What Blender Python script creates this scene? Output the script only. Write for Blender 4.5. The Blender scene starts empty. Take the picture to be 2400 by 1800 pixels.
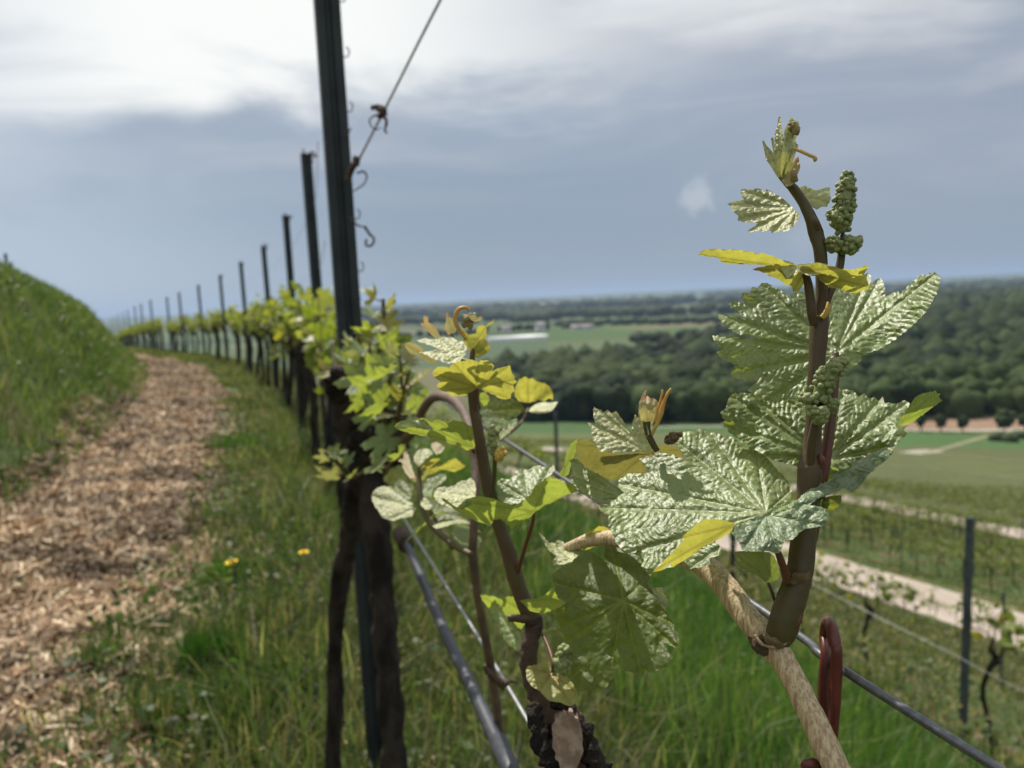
import bpy, math, random
import numpy as np
from mathutils import Vector, Matrix, noise as mnoise
from mathutils.geometry import delaunay_2d_cdt

R = math.radians
random.seed(7)
rng = np.random.default_rng(7)
S = bpy.context.scene

# ------------------------------------------------------------------ camera
F = 1900.0                                  # focal length in photo pixels (2400 px wide)
PITCH, ROLL = 5.95, -2.8
cd = bpy.data.cameras.new('camera')
cam = bpy.data.objects.new('camera', cd)
S.collection.objects.link(cam)
S.camera = cam
cd.sensor_width = 36.0
cd.lens = 36.0 * F / 2400.0
cd.clip_start = 0.02
cd.clip_end = 90000.0
CM = Matrix.Rotation(R(90 - PITCH), 4, 'X') @ Matrix.Rotation(R(ROLL), 4, 'Z')
cam.matrix_world = CM
cd.dof.use_dof = True
cd.dof.focus_distance = 0.305
cd.dof.aperture_fstop = 14.0
CMn = np.array(CM.to_3x3())

# ------------------------------------------------------------------ world and sun
SUN_AZ, SUN_EL = R(-22), R(54)              # azimuth from +Y (the view), negative = left
sdir = Vector((math.sin(SUN_AZ) * math.cos(SUN_EL), math.cos(SUN_AZ) * math.cos(SUN_EL), math.sin(SUN_EL)))
W = bpy.data.worlds.new("World"); S.world = W; W.use_nodes = True
nt = W.node_tree
for n in list(nt.nodes): nt.nodes.remove(n)

class NB:
    """small node-tree builder"""
    def __init__(s, nt): s.nt = nt
    def n(s, t, **kw):
        nd = s.nt.nodes.new(t)
        ins = kw.pop('ins', {})
        for k, v in kw.items(): setattr(nd, k, v)
        for k, v in ins.items():
            if hasattr(v, 'is_output') or isinstance(v, bpy.types.NodeSocket): s.nt.links.new(v, nd.inputs[k])
            else: nd.inputs[k].default_value = v
        return nd
    def m(s, op, a, b=0.0, c=0.0, clamp=False):
        nd = s.n('ShaderNodeMath', operation=op, use_clamp=clamp)
        for i, v in enumerate((a, b, c)):
            if isinstance(v, bpy.types.NodeSocket): s.nt.links.new(v, nd.inputs[i])
            else: nd.inputs[i].default_value = v
        return nd.outputs[0]
    def ss(s, v, a, b, lo=0.0, hi=1.0):
        nd = s.n('ShaderNodeMapRange', interpolation_type='SMOOTHSTEP', ins={0: v, 1: a, 2: b, 3: lo, 4: hi})
        return nd.outputs[0]
    def mix(s, f, a, b, t='MIX'):
        nd = s.n('ShaderNodeMix', data_type='RGBA', blend_type=t)
        for i, v in ((0, f), (6, a), (7, b)):
            if isinstance(v, bpy.types.NodeSocket): s.nt.links.new(v, nd.inputs[i])
            else: nd.inputs[i].default_value = (*v, 1) if isinstance(v, tuple) and len(v) == 3 else v
        return nd.outputs[2]
    def noise(s, vec, scale, detail=4, rough=.55, dist=0.0, out=0):
        nd = s.n('ShaderNodeTexNoise', ins={'Scale': scale, 'Detail': detail, 'Roughness': rough, 'Distortion': dist})
        if vec is not None: s.nt.links.new(vec, nd.inputs['Vector'])
        return nd.outputs[out]
    def vscale(s, vec, sc):
        nd = s.n('ShaderNodeVectorMath', operation='MULTIPLY', ins={0: vec, 1: sc}); return nd.outputs[0]
    def link(s, a, b): s.nt.links.new(a, b)

b = NB(nt)
tc = b.n('ShaderNodeTexCoord').outputs['Generated']
sep = b.n('ShaderNodeSeparateXYZ', ins={0: tc})
x, y, z = sep.outputs
az = b.m('ARCTAN2', x, y)                                    # azimuth of the direction looked in
sky = b.n('ShaderNodeTexSky', sky_type='NISHITA', sun_disc=False, sun_elevation=SUN_EL, sun_rotation=SUN_AZ, altitude=200, air_density=1.0, dust_density=2.0, ozone_density=1.0)
n1 = b.noise(b.vscale(tc, (1.6, 1.6, 7.0)), 1.6, 5, .55, .6)
n2 = b.noise(b.vscale(tc, (1.6, 1.6, 7.0)), 2.2, 4, .45, .8)
n3 = b.noise(b.vscale(tc, (1.0, 1.0, 2.2)), 5.0, 5, .6, .4)
# heavy blue-grey deck: paler low down, slate in the middle band
deck = b.mix(b.ss(z, 0.0, .11), (.285, .35, .445), (.245, .315, .42))
deck = b.mix(b.ss(z, .10, .33), deck, (.43, .48, .58))
deck = b.mix(b.m('MULTIPLY', b.ss(az, .0, .55), b.ss(z, .03, .12)), deck, (.33, .375, .465))    # greyer on the right
deck = b.mix(b.m('MULTIPLY', b.m('MULTIPLY', b.ss(n2, .40, .70), b.ss(z, .08, .24)), .8), deck, (.51, .52, .58))
deck = b.mix(b.m('MULTIPLY', b.ss(az, -.05, -.6), b.ss(z, .26, .02)), deck, (.46, .55, .68))
deck = b.mix(b.m('MULTIPLY', b.ss(n1, .50, .30), .40), deck, (.25, .31, .42))
# bright break in the cloud up towards the sun
e = b.m('ADD', z, b.m('MULTIPLY', b.m('SUBTRACT', n1, .5), .20))
e = b.m('ADD', e, b.m('MULTIPLY', b.m('SUBTRACT', n3, .5), .07))
br = b.m('MULTIPLY', b.ss(e, .200, .275), b.ss(az, .32, -.20))
br2 = b.m('MULTIPLY', b.ss(e, .25, .34), .60)
deck = b.mix(b.m('MAXIMUM', br, br2), deck, (.98, .98, .97))
glow = b.m('MULTIPLY', b.m('MULTIPLY', b.ss(az, -.38, -.62), b.ss(z, .05, .20)), .6)
deck = b.mix(glow, deck, (.66, .70, .78))
# one small white puff
cl = P0 = None
pv = CM.to_3x3() @ Vector(((1636 - 1200) / F, -(458 - 900) / F, -1)); pv.normalize()
dd = b.n('ShaderNodeVectorMath', operation='DISTANCE', ins={0: tc, 1: tuple(pv)}).outputs['Value']
dd = b.m('ADD', dd, b.m('MULTIPLY', b.m('SUBTRACT', b.noise(tc, 55, 5, .6), .5), .045))
deck = b.mix(b.m('MULTIPLY', b.ss(dd, .026, .008), .50), deck, (.60, .63, .68))
pv = CM.to_3x3() @ Vector(((1880 - 1200) / F, -(560 - 900) / F, -1)); pv.normalize()
dd = b.n('ShaderNodeVectorMath', operation='DISTANCE', ins={0: tc, 1: tuple(pv)}).outputs['Value']
dd = b.m('ADD', dd, b.m('MULTIPLY', b.m('SUBTRACT', b.noise(tc, 30, 4), .5), .04))
deck = b.mix(b.m('MULTIPLY', b.ss(dd, .035, .0), .25), deck, (.50, .53, .60))
deck10 = b.vscale(deck, (8.5, 8.55, 8.3))
out = b.mix(.93, sky.outputs[0], deck10)
bg = b.n('ShaderNodeBackground', ins={'Color': out, 'Strength': .1})
wo = b.n('ShaderNodeOutputWorld'); b.link(bg.outputs[0], wo.inputs[0])

sl = bpy.data.lights.new('sun', 'SUN'); so = bpy.data.objects.new('sun', sl); S.collection.objects.link(so)
sl.energy = 5.0; sl.angle = R(.6); sl.color = (1.0, .93, .82)
so.rotation_euler = (-sdir).to_track_quat('-Z', 'Y').to_euler()
S.view_settings.view_transform = 'Standard'; S.view_settings.look = 'None'
S.view_settings.exposure = 0.28; S.view_settings.gamma = 1.0
S.cycles.max_bounces = 7; S.cycles.volume_bounces = 1; S.cycles.transparent_max_bounces = 8
S.cycles.use_denoising = True

# ------------------------------------------------------------------ helpers
def P(px, py, d):
    """the point seen at photo pixel (px, py), d metres in front of the camera"""
    return CM.to_3x3() @ Vector(((px - 1200) / F * d, -(py - 900) / F * d, -d))
def Pn(px, py, d):
    px = np.asarray(px, float); py = np.asarray(py, float); d = np.asarray(d, float)
    v = np.stack([(px - 1200) / F * d, -(py - 900) / F * d, -d], -1)
    return v @ CMn.T
def G(px, py, zz):
    """where the sight line of a photo pixel meets the level z = zz"""
    v = P(px, py, 1.0); t = zz / v.z
    return v * t

def vn2(x, y, seed=0):
    """value noise, vectorised, 0..1"""
    x = np.asarray(x, float); y = np.asarray(y, float)
    xi = np.floor(x).astype(np.int64); yi = np.floor(y).astype(np.int64)
    fx = x - xi; fy = y - yi; fx = fx * fx * (3 - 2 * fx); fy = fy * fy * (3 - 2 * fy)
    def h(a, c):
        n = (a * 374761393 + c * 668265263 + seed * 974634777) & 0xffffffff
        n = ((n ^ (n >> 13)) * 1274126177) & 0xffffffff
        return ((n ^ (n >> 16)) & 0xffff) / 65535.0
    return (h(xi, yi) * (1 - fx) + h(xi + 1, yi) * fx) * (1 - fy) + (h(xi, yi + 1) * (1 - fx) + h(xi + 1, yi + 1) * fx) * fy
def fbm2(x, y, seed=0, o=3):
    r = 0; a = .5; t = 0
    for i in range(o):
        r = r + a * vn2(x * 2 ** i, y * 2 ** i, seed + i); t += a; a *= .5
    return r / t

WL = {}                                      # world position of a parent
def mk(name, V, Fc, mat, parent=None, col=None, attrs=None, smooth=True, label=None, cat=None, group=None, kind=None, loc=None):
    """one mesh object; V world coordinates, Fc faces (n x k array or list), col per-vertex colour"""
    V = np.asarray(V, np.float64).reshape(-1, 3)
    if parent is not None: org = WL[parent.name]
    elif loc is not None: org = Vector(loc)
    else: org = Vector((0, 0, 0)) if kind else Vector((float(V[:, 0].mean()), float(V[:, 1].mean()), float(V[:, 2].min())))
    me = bpy.data.meshes.new(name)
    if isinstance(Fc, list):
        ls = np.array([len(f) for f in Fc], np.int32); idx = np.array([i for f in Fc for i in f], np.int32)
    else:
        Fc = np.asarray(Fc, np.int32); ls = np.full(len(Fc), Fc.shape[1], np.int32); idx = Fc.ravel()
    me.vertices.add(len(V)); me.vertices.foreach_set('co', (V - np.array(org)).astype(np.float32).ravel())
    me.loops.add(len(idx)); me.loops.foreach_set('vertex_index', idx)
    me.polygons.add(len(ls)); st = np.zeros(len(ls), np.int32); st[1:] = np.cumsum(ls)[:-1]
    me.polygons.foreach_set('loop_start', st); me.polygons.foreach_set('loop_total', ls)
    me.polygons.foreach_set('use_smooth', np.full(len(ls), smooth))
    me.update(calc_edges=True)
    if col is not None:
        a = me.color_attributes.new('Col', 'FLOAT_COLOR', 'POINT')
        c = np.ones((len(V), 4), np.float32); c[:, :3] = col; a.data.foreach_set('color', c.ravel())
    for k, v in (attrs or {}).items():
        v = np.asarray(v, np.float32)
        if v.ndim == 1:
            a = me.attributes.new(k, 'FLOAT', 'POINT'); a.data.foreach_set('value', v)
        else:
            a = me.attributes.new(k, 'FLOAT_VECTOR', 'POINT'); a.data.foreach_set('vector', v.ravel())
    me.validate(clean_customdata=False)
    for mm in (mat if isinstance(mat, (list, tuple)) else [mat]): me.materials.append(mm)
    o = bpy.data.objects.new(name, me); S.collection.objects.link(o)
    if parent is not None: o.parent = parent
    else: o.location = org
    WL[o.name] = org
    tag(o, label, cat, group, kind)
    return o
def tag(o, label=None, cat=None, group=None, kind=None):
    if label: o['label'] = label
    if cat: o['category'] = cat
    if group: o['group'] = group
    if kind: o['kind'] = kind
def empty(name, loc, label, cat, group=None):
    o = bpy.data.objects.new(name, None); S.collection.objects.link(o); o.location = loc
    o.empty_display_size = .05
    WL[o.name] = Vector(loc); tag(o, label, cat, group); return o

class MB:
    """collects vertices and faces for one mesh"""
    def __init__(s): s.V = []; s.F = []; s.C = []; s.n = 0
    def add(s, V, Fc, c=None):
        V = np.asarray(V, float).reshape(-1, 3); s.V.append(V)
        s.F += [tuple(i + s.n for i in f) for f in Fc]
        s.C.append(np.tile(np.array(c if c is not None else (.5, .5, .5), float), (len(V), 1)) if c is None or np.ndim(c) == 1 else np.asarray(c))
        s.n += len(V)
    def tube(s, pts, rad, seg=10, c=None, rough=0.0, flat=1.0, seed=0, nf=30.0):
        p = [Vector(q) for q in pts]; k = len(p)
        rad = list(rad) if np.ndim(rad) else [rad] * k
        V = []; up = Vector((0.31, .2, .93))
        prev = None
        for i in range(k):
            t = (p[min(i + 1, k - 1)] - p[max(i - 1, 0)]).normalized()
            if prev is None: a = t.cross(up).normalized()
            else: a = (prev - t * prev.dot(t)).normalized()
            prev = a; bb = t.cross(a)
            for j in range(seg):
                an = 2 * math.pi * j / seg
                r = rad[i]
                if rough: r *= 1 + rough * 2 * (mnoise.noise(Vector((math.cos(an) * 1.3 + seed, math.sin(an) * 1.3, i * .37 + seed))) + .5 * mnoise.noise(p[i] * nf + Vector((an, seed, 0))))
                V.append(p[i] + a * (math.cos(an) * r) + bb * (math.sin(an) * r * flat))
        Fc = [(i * seg + j, i * seg + (j + 1) % seg, (i + 1) * seg + (j + 1) % seg, (i + 1) * seg + j) for i in range(k - 1) for j in range(seg)]
        Fc.append(tuple(range(seg - 1, -1, -1))); Fc.append(tuple((k - 1) * seg + j for j in range(seg)))
        s.add([tuple(v) for v in V], Fc, c)
    def box(s, c0, c1, c=None):
        (x0, y0, z0), (x1, y1, z1) = c0, c1
        s.add([(x0,y0,z0),(x1,y0,z0),(x1,y1,z0),(x0,y1,z0),(x0,y0,z1),(x1,y0,z1),(x1,y1,z1),(x0,y1,z1)],
              [(0,3,2,1),(4,5,6,7),(0,1,5,4),(1,2,6,5),(2,3,7,6),(3,0,4,7)], c)
    def build(s, name, mat, parent=None, usecol=False, **kw):
        return mk(name, np.concatenate(s.V), s.F, mat, parent, col=np.concatenate(s.C) if usecol else None, **kw)
def spline(pts, n=8):
    """Catmull-Rom through rows of numbers"""
    q = np.array(pts, float); q = np.vstack([2 * q[0] - q[1], q, 2 * q[-1] - q[-2]])
    out = []
    for i in range(1, len(q) - 2):
        for t in np.linspace(0, 1, n, endpoint=False):
            out.append(.5 * (2 * q[i] + (q[i+1] - q[i-1]) * t + (2*q[i-1] - 5*q[i] + 4*q[i+1] - q[i+2]) * t*t + (3*q[i] - q[i-1] - 3*q[i+1] + q[i+2]) * t**3))
    out.append(q[-2]); return np.array(out)
def ico(sub):
    import bmesh
    bm = bmesh.new(); bmesh.ops.create_icosphere(bm, subdivisions=sub, radius=1)
    V = np.array([v.co[:] for v in bm.verts]); Fc = np.array([[v.index for v in f.verts] for f in bm.faces]); bm.free()
    return V, Fc
ICO1, ICO2, ICO3 = ico(1), ico(2), ico(3)

# ------------------------------------------------------------------ materials
def newmat(name):
    m = bpy.data.materials.new(name); m.use_nodes = True
    for n in list(m.node_tree.nodes): m.node_tree.nodes.remove(n)
    return m, NB(m.node_tree)
def fin(b, sh, disp=None):
    o = b.n('ShaderNodeOutputMaterial'); b.link(sh, o.inputs[0])
def mat_plain(name, c1, c2=None, scale=60, rough=.6, metal=0.0, bump=.3, bdist=.001, bscale=None, stretch=(1, 1, 1), spec=.4, coord='Object'):
    m, b = newmat(name)
    v = b.vscale(b.n('ShaderNodeTexCoord').outputs[coord], stretch)
    n = b.noise(v, scale, 5, .6)
    colr = b.mix(b.ss(n, .35, .65), c1, c2 or c1)
    bp = b.n('ShaderNodeBump', ins={'Strength': bump, 'Distance': bdist, 'Height': b.noise(v, bscale or scale * 2, 5, .65)})
    p = b.n('ShaderNodeBsdfPrincipled', ins={'Base Color': colr, 'Roughness': rough, 'Metallic': metal, 'Normal': bp.outputs[0], 'Specular IOR Level': spec})
    fin(b, p.outputs[0]); return m
def mat_col(name, rough=.7, trans=0.0, tcol=(1.2, 1.25, .6), var=.25, scale=3, spec=.3, coat=0.0):
    """base colour from the vertex attribute 'Col' (what each blade, chip or leaf is made of)"""
    m, b = newmat(name)
    a = b.n('ShaderNodeAttribute', attribute_name='Col').outputs[0]
    n = b.noise(b.n('ShaderNodeTexCoord').outputs['Object'], scale, 4, .6)
    a = b.mix(1.0, a, b.mix(n, (1 - var,) * 3, (1 + var,) * 3), 'MULTIPLY')
    p = b.n('ShaderNodeBsdfPrincipled', ins={'Base Color': a, 'Roughness': rough, 'Specular IOR Level': spec})
    sh = p.outputs[0]
    if trans:
        t = b.n('ShaderNodeBsdfTranslucent', ins={'Color': b.mix(1.0, a, tcol, 'MULTIPLY')})
        sh = b.n('ShaderNodeMixShader', ins={0: trans, 1: sh, 2: t.outputs[0]}).outputs[0]
    fin(b, sh); return m
def mat_leaf(name, top, under, tr, trf=.45, rough=.36, blister=0.0, bsc=420.0, edge=None, veinc=None, edgew=.5, spots=0.0, spec=.55):
    """young vine leaf: glossy quilted upper face, matt under face, lets the sun through"""
    m, b = newmat(name)
    tcn = b.n('ShaderNodeTexCoord')
    geo = b.n('ShaderNodeNewGeometry')
    vein = b.n('ShaderNodeAttribute', attribute_name='vein').outputs['Fac']
    edg = b.n('ShaderNodeAttribute', attribute_name='edge').outputs['Fac']
    quv = b.n('ShaderNodeAttribute', attribute_name='quilt').outputs['Vector']
    n = b.noise(tcn.outputs['Object'], 55, 4, .6)
    n2 = b.noise(tcn.outputs['Object'], 300, 4, .6)
    ca = b.mix(b.ss(n, .3, .7), tuple(c * .8 for c in top), tuple(c * 1.2 for c in top))
    cu = b.mix(b.ss(n, .3, .7), tuple(c * .85 for c in under), tuple(c * 1.15 for c in under))
    c = b.mix(geo.outputs['Backfacing'], ca, cu)
    vc = veinc or tuple(min(1, q * 1.7 + .05) for q in top)
    c = b.mix(b.m('MULTIPLY', vein, .65), c, vc)
    t = b.mix(b.ss(n, .3, .7), tuple(q * .88 for q in tr), tr)
    t = b.mix(b.m('MULTIPLY', vein, .75), t, tuple(q * .35 for q in tr))
    t = b.mix(1.0, t, b.mix(b.noise(tcn.outputs['Object'], 110, 5, .7), (.6, .62, .6), (1.3, 1.28, 1.3)), 'MULTIPLY')
    if edge:
        ef = b.m('MULTIPLY', b.ss(b.m('ADD', edg, b.m('MULTIPLY', b.m('SUBTRACT', n2, .5), .35)), 1 - edgew * 1.3, 1.02), b.ss(b.noise(tcn.outputs['Object'], 120, 3), .48, .66))
        c = b.mix(ef, c, edge); t = b.mix(ef, t, tuple(q * 1.1 for q in edge))
    if spots:
        sp = b.ss(b.noise(tcn.outputs['Object'], 90, 5, .7), .68, .76)
        c = b.mix(b.m('MULTIPLY', sp, spots), c, (.12, .05, .02)); t = b.mix(b.m('MULTIPLY', sp, spots), t, (.12, .05, .02))
    h = b.m('MULTIPLY', n2, .25)
    if blister:
        vo = b.n('ShaderNodeTexVoronoi', feature='SMOOTH_F1', ins={'Vector': quv, 'Scale': bsc, 'Smoothness': .35, 'Randomness': .9}).outputs['Distance']
        h = b.m('SUBTRACT', h, b.m('MULTIPLY', vo, 1.6))
        vo2 = b.n('ShaderNodeTexVoronoi', feature='SMOOTH_F1', ins={'Vector': quv, 'Scale': bsc * 2.6, 'Smoothness': .4}).outputs['Distance']
        h = b.m('SUBTRACT', h, b.m('MULTIPLY', vo2, .25))
    h = b.m('SUBTRACT', h, b.m('MULTIPLY', vein, .7))
    bp = b.n('ShaderNodeBump', ins={'Strength': .95 if blister else .6, 'Distance': blister or .0004, 'Height': h})
    ro = b.mix(geo.outputs['Backfacing'], (rough,) * 3, (.75,) * 3)
    p = b.n('ShaderNodeBsdfPrincipled', ins={'Base Color': c, 'Roughness': ro, 'Normal': bp.outputs[0], 'Specular IOR Level': spec})
    tl = b.n('ShaderNodeBsdfTranslucent', ins={'Color': t})
    sh = b.n('ShaderNodeMixShader', ins={0: trf, 1: p.outputs[0], 2: tl.outputs[0]})
    fin(b, sh.outputs[0]); return m

LEAF_BIG = mat_leaf('leaf_mature', (.165, .225, .066), (.20, .27, .10), (.38, .44, .05), .36, .50, .00045, 330, veinc=(.40, .44, .22), edge=(.20, .07, .02), edgew=.06, spec=1.0)
LEAF_YOUNG = mat_leaf('leaf_young', (.17, .24, .075), (.25, .32, .12), (.37, .45, .055), .50, .42, .0005, 500, edge=(.35, .20, .04), edgew=.03)
LEAF_DOWNY = mat_leaf('leaf_downy', (.36, .38, .19), (.36, .38, .19), (.45, .46, .12), .32, .50, .0006, 420, edge=(.30, .15, .08), edgew=.05, spec=.5)
LEAF_YELLOW = mat_leaf('leaf_yellow', (.30, .31, .09), (.30, .31, .10), (.50, .48, .07), .50, .45, .0004, 420, edge=(.42, .20, .03), edgew=.05, spots=.35, veinc=(.38, .20, .04))
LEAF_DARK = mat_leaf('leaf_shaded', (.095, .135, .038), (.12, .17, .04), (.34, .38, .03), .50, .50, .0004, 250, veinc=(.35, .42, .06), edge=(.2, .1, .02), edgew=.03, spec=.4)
LEAF_PINK = mat_leaf('leaf_bud_scale', (.36, .30, .15), (.36, .33, .17), (.46, .42, .14), .40, .6, 0, edge=(.46, .22, .12), edgew=.16)
LEAF_OLIVE = mat_leaf('leaf_olive', (.24, .24, .10), (.26, .25, .11), (.26, .24, .05), .40, .5, .0005, 420, edge=(.35, .18, .05), edgew=.08, spots=.5)
STEM = mat_plain('green_shoot_skin', (.070, .068, .020), (.070, .040, .018), 14, .5, bump=.35, bdist=.0006, bscale=260, stretch=(1, 1, .35))
STEM_RED = mat_plain('red_petiole_skin', (.12, .038, .022), (.075, .045, .022), 25, .5, bump=.3, bdist=.0005, bscale=200)
STEM_DARK = mat_plain('brown_shoot_skin', (.075, .048, .022), (.095, .085, .03), 12, .55, bump=.3, bdist=.0006, bscale=220)
BERRY = mat_plain('flower_bud_skin', (.17, .21, .075), (.25, .28, .12), 120, .6, bump=.5, bdist=.0005, bscale=900)
ORANGE = mat_plain('orange_tendril_skin', (.50, .24, .05), (.45, .33, .07), 60, .5)
BARK = mat_plain('old_vine_bark', (.012, .010, .009), (.045, .036, .030), 30, .9, bump=1.0, bdist=.01, bscale=70, stretch=(1, 1, .3), spec=.2)
POSTM = mat_plain('dark_steel', (.016, .022, .025), (.030, .038, .042), 9, .5, .15, .4, .001, 60)
POSTG = mat_plain('galvanised_steel', (.24, .25, .26), (.34, .35, .36), 20, .45, .5, .3, .0005, 60)
POSTL = mat_plain('worn_blue_grey_steel', (.055, .07, .085), (.10, .115, .125), 20, .6, .3, .6, .002, 90)
WIREM = mat_plain('coated_wire', (.10, .105, .115), (.15, .155, .165), 300, .36, .6, .35, .0003, 1500)
HOSEM = mat_plain('grey_drip_hose', (.030, .034, .044), (.046, .052, .066), 120, .48, 0, .35, .0006, 500)
THINW = mat_plain('thin_wire', (.30, .31, .33), (.38, .39, .41), 100, .4, .6)
CLIPM = mat_plain('red_brown_plastic', (.12, .026, .019), (.085, .020, .016), 90, .36, 0, .3, .0005, 300)
TIEM = mat_plain('dry_tendril', (.035, .022, .016), (.10, .06, .035), 200, .8)
# ------------------------------------------------------------------ the lie of the land
# posts of the near row: (photo x of the top, depth), the row line bends left with the terrace
POSTS = [(724, 360, 4.4), (672, 507, 7.3), (622, 577, 10.4), (567, 617, 13.8), (517, 646, 17.5), (467, 670, 21.0), (421, 686, 24.5),
         (392, 697, 28.0), (354, 704, 32.0), (331, 713, 36.0), (316, 718, 40.0), (300, 727, 44.5), (289, 732, 49.0), (277, 735, 54.0), (268, 741, 60.0), (259, 744, 67.0)]
PW = [P(a, c, d) for a, c, d in POSTS]
P1 = Vector((-.335, 1.56, 0))
CURVE = [(3.6, -9.0), (1.75, -4.5), (.22, 0.0), (P1.x, P1.y)] + [(p.x, p.y) for p in PW] + [(-43, 78), (-66, 92), (-110, 102), (-220, 100), (-500, 40), (-3000, -900)]
CUR = np.array(CURVE); SEGL = np.hypot(*(CUR[1:] - CUR[:-1]).T); CUM = np.concatenate([[0], np.cumsum(SEGL)])
S0 = CUM[2]
def us(x, y):
    """signed offset from the row line (+ = downhill, right) and distance along it (0 at the camera)"""
    x = np.asarray(x, float); y = np.asarray(y, float)
    best = np.full(x.shape, 1e18); U = np.zeros(x.shape); T = np.zeros(x.shape)
    for i in range(len(CUR) - 1):
        a = CUR[i]; d = (CUR[i+1] - a) / SEGL[i]
        t = (x - a[0]) * d[0] + (y - a[1]) * d[1]
        t = np.clip(t, 0 if i else -1e9, SEGL[i])
        dx = x - a[0] - d[0] * t; dy = y - a[1] - d[1] * t
        D = dx * dx + dy * dy; k = D < best
        best = np.where(k, D, best)
        U = np.where(k, np.sqrt(D) * np.sign(dx * d[1] - dy * d[0]), U); T = np.where(k, CUM[i] + t - S0, T)
    return U, T
ZS_S = [-20, 0, 10, 17.5, 24, 33, 46, 62, 90, 150]
ZS_Z = [-1.0, -1.03, -1.08, -1.12, -1.22, -1.36, -1.60, -2.1, -3.5, -8]
DU = [0, .5, 1.2, 2.4, 4.7, 9, 27.0, 33.5, 36, 60, 65.5, 70, 116, 240, 330, 500]
DD = [0, .04, .25, .85, 2.05, 4.1, 10.75, 11.0, 11.6, 14.7, 14.85, 15.8, 25.0, 43.6, 44.0, 44.0]
def height(x, y, fine=True):
    U, T = us(x, y)
    z = np.interp(T, ZS_S, ZS_Z)
    dn = np.interp(U, DU, DD); k = np.clip(U / 400, 0, 1)
    hb = np.interp(T, [-10, 8, 14, 20, 27, 35, 45, 60], [2.4, 2.25, 2.0, 1.88, 1.68, 1.2, .8, .3])
    bk = np.interp(-U, [0, 1.7, 2.0, 2.6, 3.5, 4.3, 9, 60], [0, .03, .2, .66, .93, 1.0, 1.03, 1.1]) * hb
    zz = np.where(U > 0, z - dn, z + bk)
    zz = np.where(U > 0, zz * (1 - k) + (-45.0) * k, zz)
    r = np.hypot(x, y)
    far = np.clip((r - 5200) / 9000, 0, 1); far = far * far * (3 - 2 * far)
    zz = zz + far * (38 + 48 * fbm2(x / 2600, y / 2600, 5)) * (U > 0)
    mid = np.clip((r - 700) / 2500, 0, 1)
    zz = zz + mid * (1 - far) * 9 * (fbm2(x / 900, y / 900, 9) - .5)
    if fine:
        nr = np.clip(1 - (r - 25) / 60, 0, 1)
        road = ((U > 26.8) & (U < 33.6)) | ((U > 60) & (U < 65.5))
        zz = zz + nr * np.where(road, 0, .09) * (fbm2(x * 1.6, y * 1.6, 3, 4) - .5)
        path = (U < -.45) & (U > -2.0)
        zz = zz + np.where(path, 1, .35) * np.clip(1 - (r - 8) / 20, 0, 1) * .07 * (fbm2(x * 9, y * 9, 4, 3) - .5)
    return zz
def hz(x, y): return float(height(np.array([x]), np.array([y]))[0])
def rowpt(s, u):
    """plan position at distance s along the row and offset u"""
    s = np.asarray(s, float) + S0
    x = np.interp(s, CUM, CUR[:, 0]); y = np.interp(s, CUM, CUR[:, 1])
    x2 = np.interp(s + .5, CUM, CUR[:, 0]); y2 = np.interp(s + .5, CUM, CUR[:, 1]); x1 = np.interp(s - .5, CUM, CUR[:, 0]); y1 = np.interp(s - .5, CUM, CUR[:, 1])
    l = np.hypot(x2 - x1, y2 - y1) + 1e-9; tx = (x2 - x1) / l; ty = (y2 - y1) / l
    return x + ty * u, y - tx * u
def inpoly(x, y, poly):
    r = np.zeros(np.shape(x), bool); n = len(poly)
    for i in range(n):
        x1, y1 = poly[i]; x2, y2 = poly[(i + 1) % n]
        c = (y1 > y) != (y2 > y)
        with np.errstate(divide='ignore', invalid='ignore'):
            r ^= c & (x < (x2 - x1) * (y - y1) / (y2 - y1 + 1e-12) + x1)
    return r
def field(pp, zz=-44.0):
    return [tuple(G(a, c, zz)[:2]) for a, c in pp]

# ground sheet in rings round the viewpoint, out to the horizon
angf = np.radians(np.arange(-50, 50.01, .14)); angb = np.radians(np.arange(52, 309, 3.0))
ANG = np.concatenate([angf, angb])
RAD = [0.0]
r_ = .5
while r_ < 60000: RAD.append(r_); r_ *= 1.021 if r_ < 4000 else 1.05
RAD = np.array(RAD[1:])
RR, AA = np.meshgrid(RAD, ANG, indexing='ij')
gx = RR * np.sin(AA); gy = RR * np.cos(AA)
gz = height(gx, gy)
U_, T_ = us(gx, gy)
rr_ = np.hypot(gx, gy)
def cl(*c): return np.array(c)
nA = fbm2(gx * .9, gy * .9, 11, 4)[..., None]; nB = fbm2(gx * .02, gy * .02, 13, 3)[..., None]
GC = cl(.060, .088, .028) * (.6 + .8 * nA)
soil = cl(.13, .085, .05)
GC = np.where(nA > .60, GC * .45 + soil * .55, GC)
# far fields: strips of crop, meadow and fallow
ca, sa = math.cos(.35), math.sin(.35)
fx_ = (gx * ca + gy * sa) + 60 * (fbm2(gx / 400, gy / 400, 20) - .5); fy_ = (-gx * sa + gy * ca)
cell = vn2(np.floor(fx_ / 190 + .3 * np.floor(fy_ / 110)) * 7.7, np.floor(fy_ / 110) * 5.3, 33)[..., None]
pal = np.where(cell < .30, cl(.040, .062, .026), np.where(cell < .52, cl(.060, .085, .034), np.where(cell < .68, cl(.050, .088, .028), np.where(cell < .80, cl(.110, .105, .052), np.where(cell < .85, cl(.105, .10, .055), cl(.03, .045, .022))))))
farm = np.clip((U_ - 240) / 80, 0, 1)[..., None]
GC = GC * (1 - farm) + pal * (.9 + .2 * nB) * farm
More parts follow.
